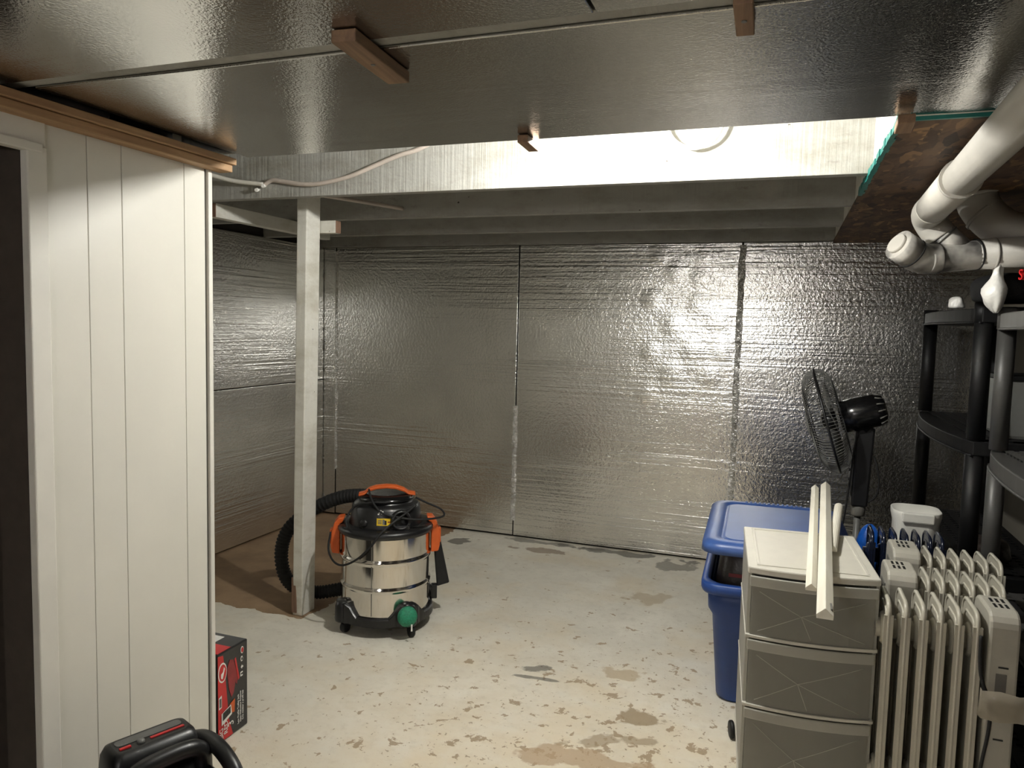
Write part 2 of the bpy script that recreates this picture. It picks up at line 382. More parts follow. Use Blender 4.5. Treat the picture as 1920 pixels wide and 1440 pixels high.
def align(p, d, up_=(0, 0, 1)):
    """matrix whose local z runs along d from point p"""
    z = Vector(d).normalized(); u = Vector(up_); x = u.cross(z)
    if x.length < 1e-4: x = Vector((1, 0, 0)).cross(z)
    x.normalize(); y = z.cross(x)
    return Matrix(((x.x, y.x, z.x, p[0]), (x.y, y.y, z.y, p[1]), (x.z, y.z, z.z, p[2]), (0, 0, 0, 1)))
def thing(name, label, cat, loc=(0, 0, 0), rotz=0, group=None):
    o = bpy.data.objects.new(name, None); C.objects.link(o); o.location = loc; o.rotation_euler = (0, 0, rotz); o.empty_display_size = 0.05
    o['label'] = label; o['category'] = cat
    if group: o['group'] = group
    return o
def tag(o, label, cat, group=None):
    o['label'] = label; o['category'] = cat
    if group: o['group'] = group
    return o
def struct(o, label=None, cat=None):
    o['kind'] = 'structure'
    if label: o['label'] = label; o['category'] = cat
    return o
def text(name, s, size, mat, parent, mtx, extrude=0.0004):
    cu = bpy.data.curves.new(name, 'FONT'); cu.body = s; cu.size = size; cu.extrude = extrude; cu.align_x = 'LEFT'; cu.resolution_u = 3
    tmp = bpy.data.objects.new(name, cu); C.objects.link(tmp)
    dg = bpy.context.evaluated_depsgraph_get()
    me = bpy.data.meshes.new_from_object(tmp.evaluated_get(dg)); C.objects.unlink(tmp); bpy.data.objects.remove(tmp)
    me.name = name; me.transform(mtx); me.materials.clear(); me.materials.append(M[mat])
    o = bpy.data.objects.new(name, me); C.objects.link(o); o.parent = parent; return o

# ------------------------------------------------------------------ room shell
ZC = 1.705; YB = 4.12; XL = -2.775; XR = 0.93; YF = -2.6; ZT = 1.945
fl = struct(MB().box(-3.4, 1.3, YF - .1, YB + .1, -0.1, 0).build('floor', 'floor'), 'white painted concrete floor with worn brown patches', 'floor')
ceil = struct(MB().box(XL - .1, XR + .1, YF - .1, YB + .1, ZT, ZT + 0.05).build('ceiling', 'subfloor'), 'white subfloor above the open joists', 'ceiling')
# joists (run along X), rough sawn and painted
def joist(y0, x0, x1, mat='joist', thick=0.04, z0=ZC, z1=ZT):
    o = MB().box(x0, x1, y0, y0 + thick, z0, z1).build('ceiling_joist', mat, ceil, bevel=0.002); return o
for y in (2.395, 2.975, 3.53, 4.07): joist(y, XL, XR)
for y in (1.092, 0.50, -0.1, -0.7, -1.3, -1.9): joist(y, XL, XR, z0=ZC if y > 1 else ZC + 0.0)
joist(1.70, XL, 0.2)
# white blocking that closes the open bays on the right, above the wooden sheet
for y0, y1 in ((1.75, 2.395), (2.435, 2.975), (3.015, 3.53), (3.57, 4.07)):
    MB().box(0.215, 0.255, y0, y1, ZC, ZT).build('bay_blocking', 'white_post', ceil)
# foil boards under the joists
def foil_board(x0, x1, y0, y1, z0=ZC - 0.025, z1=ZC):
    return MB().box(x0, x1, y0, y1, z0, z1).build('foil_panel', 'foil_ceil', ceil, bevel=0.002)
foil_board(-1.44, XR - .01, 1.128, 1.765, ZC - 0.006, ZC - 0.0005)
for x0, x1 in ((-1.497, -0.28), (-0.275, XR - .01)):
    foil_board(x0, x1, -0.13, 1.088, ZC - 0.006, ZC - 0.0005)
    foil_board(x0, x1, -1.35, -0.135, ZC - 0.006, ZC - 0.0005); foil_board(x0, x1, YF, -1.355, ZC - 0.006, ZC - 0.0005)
# oriented strand board sheet on the right
MB().box(0.207, XR - .005, 1.785, 4.095, ZC - 0.013, ZC - 0.001).build('strand_board', 'osb', ceil)
tp = MB()
for i in range(26):
    y0 = 1.79 + i * 0.0345; dx = random.uniform(0, 0.004)
    tp.box(0.2035 - dx, 0.212 + random.uniform(0, .006), y0, y0 + 0.0345, ZC - 0.0150, ZC - 0.0005 + random.uniform(0, .006))
tp.build('teal_tape', 'teal', ceil)
MB().box(0.225, 0.62, 1.776, 1.784, ZC - 0.0135, ZC + 0.012).build('teal_tape', 'teal', ceil)
MB().box(0.225, 0.92, 1.768, 1.775, ZC - 0.006, ZC + 0.012).build('board_edge', 'white_trim', ceil)

# back wall and left wall, faced with foil boards
wb = struct(MB().box(XL - .1, XR + .1, YB, YB + 0.1, 0, ZT).build('wall_back', 'dark_gap'), 'foil-faced insulated back wall', 'wall')
TH = 0.022
seams = [XL, -2.665, -1.447, -0.221, 0.930]
for a, b_ in zip(seams[:-1], seams[1:]):
    MB().box(a + .003, b_ - .003, YB - TH - (0.004 if a < -2.7 else 0), YB, 0.012 + random.uniform(0, .004), ZC - 0.002).build('foil_panel', 'foil_dabs' if -1.5 < a < -1.4 else 'foil_wall', wb, bevel=0.003)
def tape_strip(x0, x1, z0, z1, wall, y=YB - TH - 0.0008):
    n = 40; mb = MB(); vs = []; fs = []
    for i in range(n + 1):
        z = z0 + (z1 - z0) * i / n
        vs += [(x0 + random.uniform(-.004, .004), y, z), ((x0 + x1) / 2 + random.uniform(-.004, .004), y - random.uniform(0.0008, 0.005), z), (x1 + random.uniform(-.004, .004), y, z)]
    for i in range(n):
        for k in (0, 1): fs.append((3 * i + k, 3 * i + k + 1, 3 * i + k + 4, 3 * i + k + 3))
    return mb.add(vs, fs).build('foil_tape', 'foil_tape', wall)
tape_strip(-2.775, -2.725, 0.03, 1.69, wb); tape_strip(-2.675, -2.652, 0.3, 1.68, wb); tape_strip(-1.462, -1.434, 0.1, 0.78, wb); tape_strip(-0.238, -0.206, 0.02, 1.69, wb)
wl = struct(MB().box(XL - 0.1, XL, 1.4, YB, 0, ZT).build('wall_left', 'dark_gap'), 'foil-faced insulated left wall', 'wall')
for y0, y1 in ((1.4, 2.90), (2.906, YB - 0.03)):
    for z0, z1 in ((0.010, 0.870), (0.874, ZC - 0.002)):
        MB().box(XL, XL + TH, y0, y1, z0, z1).build('foil_panel', 'foil_wall', wl, bevel=0.003)
wr = struct(MB().box(XR, XR + 0.1, YF, YB, 0, ZT).build('wall_right', 'right_wall'), 'pale beige wall behind the shelving racks', 'wall')
wf = struct(MB().box(XL, XR + .1, YF - 0.1, YF, 0, ZT).build('wall_front', 'white_trim'), 'white wall behind the camera', 'wall')

d1 = struct(MB().box(0.02, 0.92, YF, YF + 0.03, 0.0, 1.69).build('added_dark_door', 'dark_room', bevel=0.003), 'unseen dark brown door added behind the camera to darken the foil reflections', 'door')  # added out of view so the right end of the foil mirrors darkness
MB().lathe([(0.02, 0), (0.03, 0.03), (0.02, 0.05), (0.004, 0.055)], 16, align((0.10, YF + .03, 0.9), (0, 1, 0))).build('door_knob', 'black', d1)
struct(MB().box(XR - 0.02, XR, YF + 0.03, 1.2, 0, 1.69).build('added_dark_panel', 'dark_room'), 'unseen dark panel added beside the camera to darken the foil reflections', 'wall')  # added dark surface, dims what the right end of the foil mirrors
# partition of white planks on the left, with a doorway
XP = -1.5
wp = struct(MB().box(XP - 0.095, XP - 0.010, 1.150, 1.640, 0, 1.70).build('wall_partition', 'white_trim'), 'white tongue-and-groove plank partition beside the doorway', 'wall')
for y0, y1 in ((1.192, 1.296), (1.2975, 1.3905), (1.392, 1.589), (1.5905, 1.664)):
    MB().box(XP - 0.010, XP, y0, y1, 0.002, 1.665).build('plank', 'white_plank', wp, bevel=0.0012)
MB().box(XP - 0.10, XP + 0.004, 1.674, 1.690, 0.002, 1.668).build('corner_trim', 'white_trim', wp, bevel=0.003)
MB().box(XP - 0.10, XP - 0.006, 1.664, 1.674, 0.002, 1.668).build('shadow_gap', 'ink_grey', wp)
MB().box(XP - 0.012, XP + 0.010, 1.146, 1.192, 0.0, 1.60).build('door_casing', 'white_trim', wp, bevel=0.003)
MB().box(XP - 0.012, XP + 0.006, 0.35, 1.192, 1.600, 1.70).build('header_board', 'white_trim', wp, bevel=0.003)
MB().box(XP - 0.012, XP + 0.014, 0.35, 1.180, 1.586, 1.606).build('header_trim', 'white_trim', wp, bevel=0.003)
MB().box(XP - 0.10, XP - 0.0125, 1.147, 1.150, 0.0, 1.60).build('shaded_jamb', 'dark_room', wp)  # jamb face in shade, its darkness put into the colour
wq = struct(MB().box(XP - 0.10, XP, YF, 0.35, 0, 1.70).build('wall_entry', 'white_trim'), 'white wall on the near side of the doorway', 'wall')
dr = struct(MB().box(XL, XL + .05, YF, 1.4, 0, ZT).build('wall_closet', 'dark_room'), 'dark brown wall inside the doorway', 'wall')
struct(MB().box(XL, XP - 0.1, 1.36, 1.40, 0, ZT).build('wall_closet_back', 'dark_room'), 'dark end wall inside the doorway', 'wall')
struct(MB().box(XL, XP - 0.1, 1.655, 1.688, 0, ZT).build('added_bounce_wall', 'white_trim'), 'unseen white wall added behind the plank partition to brighten the foil reflections', 'wall')  # added bounce surface, brightens what the back wall foil mirrors
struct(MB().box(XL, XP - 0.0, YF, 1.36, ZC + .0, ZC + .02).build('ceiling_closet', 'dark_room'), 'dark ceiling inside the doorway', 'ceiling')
t = thing('ceiling_strip', 'long pale pine strips fixed along the top of the white partition', 'strip', (XP, 0.6, 1.64))
MB().box(0.002, 0.054, 0, 1.128, 0.030, 0.048).build('batten', 'pine_y', t, bevel=0.002)
MB().box(0.000, 0.045, 0, 1.122, 0.010, 0.0292).build('batten', 'pine_y', t, bevel=0.002)

# ------------------------------------------------------------------ post, braces, laths, cables
def tilted(name, b0, t0, sx, sy, z0, z1, mat, parent=None, bevel=0.004):
    bot = [(b0[0] + dx, b0[1] + dy, z0) for dx, dy in ((-sx, -sy), (sx, -sy), (sx, sy), (-sx, sy))]
    top = [(t0[0] + dx, t0[1] + dy, z1) for dx, dy in ((-sx, -sy), (sx, -sy), (sx, sy), (-sx, sy))]
    return MB().hexa(bot, top).build(name, mat, parent, bevel=bevel)
post = thing('support_post', 'white painted wooden post with a chipped brown foot beside the vacuum', 'post', (-1.877, 2.65, 0))
tilted('post_body', (0, 0), (0.085, -0.088), 0.0235, 0.046, 0.0, 1.93, 'white_post', post)
MB().box(-0.0255, -0.0005, -0.052, -0.0455, 0.012, 0.165).build('brown_splint', 'brown_board', post, bevel=0.003)
t = thing('joist_brace', 'white board under the joists with a sawn brown end left of the post', 'brace', (-2.17, 2.445, 1.648))
MB().box(-0.022, 0.022, 0.0, 0.80, 0.0, 0.055).build('board', 'white_post', t, bevel=0.002)
MB().box(-0.0215, 0.0215, -0.003, 0.0, 0.001, 0.054).build('sawn_end', 'brown_board', t)
t = thing('cross_cleat', 'short white cleat nailed behind the top of the post', 'cleat', (-1.80, 2.628, 1.60))
MB().box(-0.05, 0.085, 0.0, 0.035, 0.0, 0.05).build('board', 'white_post', t, bevel=0.002)
MB().box(0.085, 0.088, 0.001, 0.034, 0.001, 0.049).build('sawn_end', 'brown_board', t)

def lath(name, label, cx, cy, ang, L, wdt, th, mat, z=ZC - 0.0075, nail=True):
    o = thing(name, label, 'wood piece', (cx, cy, z), ang, 'wood scraps holding up the foil ceiling')
    MB().box(-wdt / 2, wdt / 2, -L / 2, L / 2, -th, 0).build('strip', mat, o, bevel=0.002)
    if nail: MB().lathe([(0.004, -th - 0.0015), (0.004, -th + .001)], 8).build('screw_head', 'ink_grey', o)
    return o
lath('wooden_lath', 'brown wooden lath screwed across the white batten between ceiling foil boards', -0.668, 1.133, 0.07, 0.205, 0.042, 0.020, 'pine_brown')
lath('wooden_lath', 'brown wooden block cut off by the top edge of the picture', -0.074, 1.130, 0.02, 0.115, 0.026, 0.016, 'pine_brown')
lath('wooden_lath', 'tiny brown wooden block at the foil edge above the bright beam', -0.605, 1.757, 0.05, 0.10, 0.026, 0.018, 'pine_brown', nail=False)
lath('wooden_lath', 'small brown wooden block at the corner of the brown strand board', 0.212, 1.755, -0.05, 0.09, 0.032, 0.018, 'pine_brown', z=ZC - 0.016, nail=False)

def cable(name, label, pts, r, mat, group=None):
    o = MB().tube(smooth_path(pts, 8), r, 8).build(name, mat); return tag(o, label, 'cable', group)
Yj = 2.387
cable('white_cable', 'white twin cable from behind the partition to the staple on the beam', [(-2.3, 2.25, 1.815), (-2.13, 2.33, 1.80), (-2.0, 2.37, 1.77), (-1.87, Yj, 1.754)], 0.008, 'cable_white')
cable('painted_cable', 'painted over cable curving up along the white beam', [(-1.87, Yj, 1.754), (-1.835, Yj, 1.768), (-1.79, Yj, 1.762), (-1.70, Yj, 1.748), (-1.62, Yj, 1.748), (-1.50, Yj, 1.768), (-1.40, Yj, 1.80), (-1.30, Yj, 1.832), (-1.22, Yj, 1.85), (-1.1, Yj, 1.90)], 0.008, 'cable_pink')
t = thing('cable_staple', 'two bright nails pinning the cables to the white beam', 'staple', (-1.872, 2.392, 1.752))
for dx, dz in ((0, 0), (-0.03, -0.014)): MB().tube([(dx, 0.002, dz), (dx + .004, -0.018, dz - 0.006)], 0.007, 8).build('nail', 'white_bag', t)
cable('joist_cable', 'grey cable slanting to a hole in the second joist', [(-1.78, 2.43, 1.73), (-1.72, 2.55, 1.735), (-1.66, 2.75, 1.74), (-1.60, 2.975, 1.745)], 0.008, 'cable_pink')
cable('cable_loop', 'white cable loop hanging below the foil edge in front of the lit beam', [(-0.372, 2.36, 1.92), (-0.366, 2.36, 1.86), (-0.335, 2.36, 1.814), (-0.28, 2.36, 1.794), (-0.228, 2.36, 1.814), (-0.203, 2.36, 1.858), (-0.20, 2.36, 1.92)], 0.006, 'cable_white')

# the bulb hanging in the open bay
def bulb_lamp(name, label, loc, r, watts, col, drop):
    o = thing(name, label, 'lamp', loc)
    MB().lathe([(0.001, -r * .94), (r * .47, -r * .82), (r * .82, -r * .47), (r * .94, 0), (r * .85, r * .4), (r * .6, r * 1.1), (r * .45, r * 1.5)], 20).build('bulb', 'porcelain', o)
    ld_ = bpy.data.lights.new('bulb_light', 'POINT'); ld_.energy = watts; ld_.color = col; ld_.shadow_soft_size = r; ld_.use_soft_falloff = False
    lo = bpy.data.objects.new('bulb_light', ld_); C.objects.link(lo); lo.parent = o
    MB().lathe([(r * .46, r * 1.45), (r * .6, r * 1.6), (r * .7, drop - .008), (r * 1.3, drop)], 20).build('socket', 'porcelain', o)
    return o
bulb_lamp('ceiling_bulb', 'glowing bulb hidden in the open joist bay above the foil edge', (-0.47, 1.985, 1.797), 0.026, BULB_POWER, (1.0, 0.99, 0.95), ZT - 1.797)
bulb_lamp('added_fill_lamp', 'unseen round fill lamp added behind the camera', (-0.60, -0.90, 1.54), 0.09, FILL_POWER, (1.0, 0.97, 0.98), ZC - 0.0065 - 1.54)  # added fill light for the partition top and the near side

# ------------------------------------------------------------------ wet-and-dry vacuum
va = thing('vacuum_cleaner', 'steel drum wet and dry vacuum with black head and orange clips', 'vacuum cleaner', (-1.51, 2.70, 0), math.radians(28.2))
R = 0.182
Q = R - .002
drum = [(0.165, 0.075), (Q, 0.083), (Q, 0.086), (Q, 0.130), (Q, 0.176), (Q, 0.179), (R + .004, 0.185), (R + .004, 0.195), (Q, 0.201), (Q, 0.204), (Q, 0.245), (Q, 0.286), (Q, 0.289), (R + .004, 0.295), (R + .004, 0.305), (Q, 0.311), (Q, 0.314), (Q, 0.36), (Q, 0.402), (Q, 0.405), (0.16, 0.408)]
dr_o = MB().lathe(drum, 64).build('drum', 'steel', va)
MB().box(-0.053, -0.051, -R + 0.0065, -R + .010, 0.09, 0.40).build('drum_seam', 'ink_grey', dr_o)
MB().lathe([(0.16, 0.395), (R + .008, 0.397), (R + .013, 0.405), (R + .013, 0.418), (R + .004, 0.426), (0.15, 0.430)], 64).build('rim', 'black', va)
hd = MB().lathe([(0.150, 0.424), (0.150, 0.432), (0.145, 0.446), (0.138, 0.500), (0.128, 0.511), (0.112, 0.515), (0.108, 0.519), (0.104, 0.534), (0.095, 0.539), (0.02, 0.540)], 56).build('motor_head', 'black', va)
# hose inlet on the head front
MB().lathe([(0.040, -0.03), (0.040, 0.020), (0.036, 0.026), (0.030, 0.026), (0.030, -0.02)], 24, align((0.056, -0.128, 0.464), (0.30, -1, 0.14)), cap=False).build('inlet_port', 'black', hd)
MB().lathe([(0.030, -0.012), (0.002, -0.010)], 20, align((0.056, -0.128, 0.464), (0.30, -1, 0.14))).build('inlet_plug', 'ink_black', hd)
MB().box(0.028, 0.096, -0.150, -0.105, 0.424, 0.446).build('inlet_foot', 'black', hd, bevel=0.006)
MB().lathe([(0.016, -0.012), (0.016, 0.004), (0.012, 0.008), (0.002, 0.008)], 16, align((-0.085, -0.118, 0.45), (-0.5, -1, 0.3))).build('blow_port', 'black', hd)
# yellow label with print
lbl = MB(); 
def on_head(u, z, off=0.0015):
    r = 0.145 + (0.138 - 0.145) * (z - 0.446) / 0.054 + off; a = -PI / 2 + u / 0.137
    return (r * math.cos(a), r * math.sin(a), z)
def head_patch(u0, u1, z0, z1, off, name, mat, par, n=8):
    vs = []; fs = []
    for i in range(n + 1):
        u = u0 + (u1 - u0) * i / n; vs += [on_head(u, z0, off), on_head(u, z1, off)]
    for i in range(n): fs.append((2 * i, 2 * i + 2, 2 * i + 3, 2 * i + 1))
    return MB().add(vs, fs).build(name, mat, par)
yl = head_patch(-0.033, 0.030, 0.446, 0.474, 0.0012, 'maker_label', 'yellow', hd)
for k in range(3): head_patch(-0.028, -0.014, 0.453 + k * .006, 0.456 + k * .006, 0.0018, 'print', 'ink_grey', yl, 3)
head_patch(-0.011, -0.003, 0.450, 0.470, 0.0018, 'print', 'ink_grey', yl, 3); head_patch(-0.003, 0.004, 0.449, 0.466, 0.0018, 'print', 'ink_black', yl, 3)
head_patch(0.008, 0.024, 0.458, 0.462, 0.0018, 'print', 'red_dark', yl, 3)
for (u, z) in ((-0.022, 0.502), (-0.026, 0.494), (-0.014, 0.498), (-0.030, 0.488), (-0.018, 0.490)):
    head_patch(u, u + 0.006, z, z + 0.005, 0.0016, 'scuff', 'ink_white', hd, 2)
# orange carry handle
hp = [(-0.112, 0.543), (-0.088, 0.549), (-0.070, 0.565), (-0.04, 0.574), (0, 0.578), (0.04, 0.574), (0.072, 0.563), (0.090, 0.549), (0.118, 0.545)]
hrings = []
for i, (x, z) in enumerate(hp):
    th = 0.010 if 1 < i < 7 else 0.006; wd = 0.022 if 1 < i < 7 else 0.028
    hrings.append([Vector((x, -wd, z - th)), Vector((x, wd, z - th)), Vector((x, wd, z)), Vector((x, wd * .5, z + .004)), Vector((x, -wd * .5, z + .004)), Vector((x, -wd, z))])
MB().loft(hrings, smooth=False).build('carry_handle', 'orange', va, bevel=0.003)
MB().lathe([(0.112, 0.526), (0.114, 0.531), (0.106, 0.541), (0.05, 0.544)], 40).build('switch_cover', 'black_gloss', va)
# orange latches
def latch(sx):
    o = MB()
    prof = [(0.000, 0.300), (0.030, 0.304), (0.036, 0.330), (0.034, 0.385), (0.022, 0.428), (0.004, 0.450), (-0.020, 0.452), (-0.012, 0.430), (0.000, 0.425)]
    pts = [(p[0], p[1]) for p in prof]
    mtx = Matrix(((sx, 0, 0, sx * (R + .004)), (0, 0, 1, -0.028), (0, 1, 0, 0), (0, 0, 0, 1)))
    l = o.prism(pts, 0, 0.062, mtx).build('clip', 'orange', va, bevel=0.004)
    m2 = Matrix(((sx, 0, 0, sx * (R + .012)), (0, 0, 1, -0.016), (0, 1, 0, 0), (0, 0, 0, 1)))
    MB().prism([(0.022, 0.335), (0.032, 0.338), (0.032, 0.398), (0.020, 0.402)], 0, 0.036, m2).build('clip_lever', 'orange', l, bevel=0.003)
    return l
latch(-1); latch(1)
# wheeled base
n = 72; rings = [[], [], [], [], []]
def skirt(a):   # scalloped upper edge
    d = abs(((a + PI / 4) % (PI / 2)) - PI / 4)
    d = PI / 4 - d
    return 0.130 if d < 0.20 else (0.130 - (d - 0.20) / 0.22 * 0.048 if d < 0.42 else 0.082)
for i in range(n):
    a = 2 * PI * i / n; zt = skirt(a + math.radians(15)); c, s_ = math.cos(a), math.sin(a); sc = 1.0 + 0.05 * (zt > 0.12)
    rings[0].append(Vector(((R + .0) * c, (R + .0) * s_, 0.046))); rings[1].append(Vector(((R + .016) * c * sc, (R + .016) * s_ * sc, 0.050)))
    rings[2].append(Vector(((R + .014) * c * sc, (R + .014) * s_ * sc, zt - .004))); rings[3].append(Vector(((R + .008) * c, (R + .008) * s_, zt))); rings[4].append(Vector(((R - .006) * c, (R - .006) * s_, zt)))
MB().loft(rings, cap=False, smooth=False).build('wheel_base', 'black', va)
MB().lathe([(0.185, 0.050), (0.185, 0.066), (0.001, 0.066)], 40).build('base_plate', 'black', va)
for k in range(4):
    a = PI / 6 + k * PI / 2; c, s_ = math.cos(a), math.sin(a); px, py = c * 0.192, s_ * 0.192
    cs = MB().lathe([(0.030, 0.050), (0.032, 0.06), (0.030, 0.112), (0.022, 0.130), (0.004, 0.134)], 20, Matrix.Translation((px, py, 0))).build('caster_pod', 'black', va)
    MB().tube([(px, py, 0.056), (px, py, 0.036)], 0.008, 8).build('caster_stem', 'black', cs)
    ang = 0.5 + k
    MB().lathe([(0.010, -0.011), (0.021, -0.010), (0.0225, -0.006), (0.0225, 0.006), (0.021, 0.010), (0.010, 0.011)], 20, align((px + .01, py, 0.0225), (math.cos(ang), math.sin(ang), 0))).build('caster_wheel', 'wheel', cs)
gm = MB().lathe([(0.003, 0.030), (0.022, 0.027), (0.036, 0.016), (0.040, 0.0), (0.036, -0.010), (0.02, -0.014)], 28, align((0.090, -0.205, 0.098), (0.25, -1, 0.2))).build('green_mesh_ball', 'green', va)
MB().box(0.104, 0.110, -0.240, -0.236, 0.052, 0.078).build('tag', 'ink_white', gm)
# crevice tool clipped at the right
MB().hexa([(0.215, 0.02, 0.135), (0.268, 0.02, 0.150), (0.268, 0.056, 0.150), (0.215, 0.056, 0.135)], [(0.196, 0.022, 0.345), (0.226, 0.022, 0.345), (0.226, 0.05, 0.345), (0.196, 0.05, 0.345)]).build('crevice_tool', 'black_matt', va, bevel=0.006)
MB().box(0.19, 0.215, 0.0, 0.03, 0.09, 0.15).build('tool_clip', 'black', va, bevel=0.004)
# ribbed hose
hs = smooth_path([(-0.02, 0.10, 0.50), (-0.10, 0.12, 0.507), (-0.20, 0.17, 0.487), (-0.32, 0.22, 0.425), (-0.42, 0.235, 0.34), (-0.455, 0.235, 0.24), (-0.44, 0.23, 0.13), (-0.385, 0.235, 0.065), (-0.30, 0.24, 0.045), (-0.20, 0.23, 0.06), (-0.12, 0.20, 0.075)], 22)
rr = [0.027 + 0.0028 * (1 if i % 3 else -1) for i in range(len(hs))]
MB().tube(hs, rr, 16).build('ribbed_hose', 'black_matt', va)
# power cord wound loosely over the head
cd = smooth_path([(0.10, 0.03, 0.535), (0.02, -0.105, 0.532), (-0.06, -0.108, 0.530), (-0.125, -0.07, 0.505), (-0.155, -0.085, 0.46), (-0.15, -0.120, 0.432), (-0.165, -0.135, 0.44)], 8)
MB().tube(cd, 0.0042, 8).build('power_cord', 'black_matt', va)
cd = smooth_path([(-0.07, -0.03, 0.566), (-0.055, -0.105, 0.540), (-0.02, -0.140, 0.500), (0.03, -0.150, 0.485), (0.10, -0.150, 0.472), (0.16, -0.13, 0.466), (0.22, -0.06, 0.455), (0.238, -0.03, 0.460), (0.222, 0.0, 0.476), (0.17, 0.0, 0.50), (0.12, 0.0, 0.525)], 8)
MB().tube(cd, 0.0042, 8).build('power_cord', 'black_matt', va)
cd = smooth_path([(0.12, -0.09, 0.515), (0.075, -0.145, 0.492), (0.03, -0.17, 0.465), (-0.02, -0.195, 0.425), (-0.055, -0.205, 0.38), (-0.11, -0.19, 0.325), (-0.165, -0.15, 0.292), (-0.205, -0.10, 0.295), (-0.228, -0.05, 0.33), (-0.222, -0.02, 0.39)], 8)
MB().tube(cd, 0.0042, 8).build('power_cord', 'black_matt', va)

# ------------------------------------------------------------------ blue tote with raised lid
tt = thing('storage_tote', 'blue plastic storage tote filled to the brim behind the drawers', 'storage tote', (0.01, 2.80, 0), 0.03)
def tub_ring(hw, hl, r, z): return [Vector((x, y, z)) for x, y in rrect(-hw, hw, -hl, hl, r, 5)]
MB().loft([tub_ring(0.170, 0.245, 0.05, 0.002), tub_ring(0.176, 0.252, 0.05, 0.012), tub_ring(0.198, 0.290, 0.05, 0.30), tub_ring(0.212, 0.305, 0.055, 0.325), tub_ring(0.215, 0.310, 0.055, 0.392), tub_ring(0.209, 0.304, 0.055, 0.394), tub_ring(0.190, 0.285, 0.05, 0.30), tub_ring(0.165, 0.24, 0.05, 0.02)], smooth=True).build('tub', 'blue', tt)
MB().loft([tub_ring(0.213, 0.308, 0.055, 0.388), tub_ring(0.232, 0.328, 0.06, 0.388), tub_ring(0.236, 0.332, 0.06, 0.398), tub_ring(0.236, 0.332, 0.06, 0.420), tub_ring(0.230, 0.326, 0.06, 0.424), tub_ring(0.208, 0.303, 0.05, 0.422), tub_ring(0.206, 0.30, 0.05, 0.39), tub_ring(0.213, 0.308, 0.055, 0.388)], cap=False).build('rim', 'blue', tt)
MB().box(-0.09, 0.09, -0.335, -0.318, 0.372, 0.396).build('grip_lip', 'blue', tt, bevel=0.005)
bg = MB(); rings = []
for k, (hw, hl, z) in enumerate(((0.15, 0.22, 0.03), (0.185, 0.272, 0.22), (0.188, 0.275, 0.42), (0.175, 0.262, 0.50), (0.16, 0.245, 0.526), (0.05, 0.1, 0.528))):
    rings.append([Vector((x + random.uniform(-.004, .004), y + random.uniform(-.004, .004), z)) for x, y in rrect(-hw, hw, -hl, hl, 0.05, 5)])
bgo = bg.loft(rings).build('stuffed_bag', 'brown_bag', None); bgo.location = tt.location; bgo.rotation_euler = tt.rotation_euler
tag(bgo, 'dark printed bag stuffed into the blue tote under its lid', 'bag')
MB().box(-0.15, -0.07, -0.2785, -0.2765, 0.44, 0.452, Matrix.Rotation(0.0, 4, 'X')).build('red_print', 'red_dark', bgo)
ld = thing('tote_lid', 'blue lid resting loosely on top of the stuffed tote', 'lid', (0.008, 2.795, 0.530), 0.03)
MB().loft([tub_ring(0.228, 0.328, 0.06, -0.004), tub_ring(0.238, 0.338, 0.065, -0.002), tub_ring(0.236, 0.336, 0.065, 0.022), tub_ring(0.222, 0.322, 0.06, 0.034), tub_ring(0.186, 0.285, 0.05, 0.036), tub_ring(0.180, 0.278, 0.045, 0.029), tub_ring(0.172, 0.270, 0.04, 0.029), tub_ring(0.166, 0.264, 0.04, 0.034)], smooth=True).build('lid_panel', 'blue_lid', ld)
for k in range(13): MB().box(-0.11 + k * .017, -0.101 + k * .017, 0.300, 0.322, 0.030, 0.038).build('rib', 'blue_lid', ld, bevel=0.002)
MB().lathe([(0.012, 0.0335), (0.014, 0.0345), (0.010, 0.0352), (0.009, 0.0335)], 20, Matrix.Translation((-0.07, -0.12, 0))).build('stamp_ring', 'blue', ld)

# ------------------------------------------------------------------ drawer cart (local: x right, y back, front-left corner at origin)
ct = thing('drawer_cart', 'white three-drawer plastic cart on black casters beside the blue tote', 'drawer cart', (-0.056, 1.972, 0), 0.075)
W, D = 0.312, 0.405
def bow(x, d=0.018): return -d * (1 - ((x - W / 2) / (W / 2)) ** 2)
N = 10
def slab(z0, z1, inset=0.0, grow=0.0):
    pts = [(inset + (W - 2 * inset) * i / N, bow(inset + (W - 2 * inset) * i / N) - grow) for i in range(N + 1)] + [(W - inset, D - inset), (inset, D - inset)]
    return pts, z0, z1
MB().prism(*slab(0.632, 0.650)).build('top', 'cart_white', ct, bevel=0.004)
fr = MB()
for a, b_ in (((0.022, 0.030), (0.02, D - .02)), ((W - 0.030, W - 0.022), (0.02, D - .02)), ((0.022, W - 0.022), (D - .028, D - .02)), ((0.022, W - 0.022), (0.016, 0.024))): fr.box(*a, *b_, 0.6495, 0.6525)
fr.build('top_rim', 'cart_white', ct, bevel=0.001)
body = MB(); 
for x0, x1 in ((0.002, 0.010), (W - 0.010, W - 0.002)): body.box(x0, x1, 0.004, D - 0.004, 0.055, 0.632)
body.box(0.002, W - .002, D - 0.010, D - 0.004, 0.055, 0.632)
body.build('frame', 'frosted_light', ct)
zb = [0.636, 0.470, 0.288, 0.070]
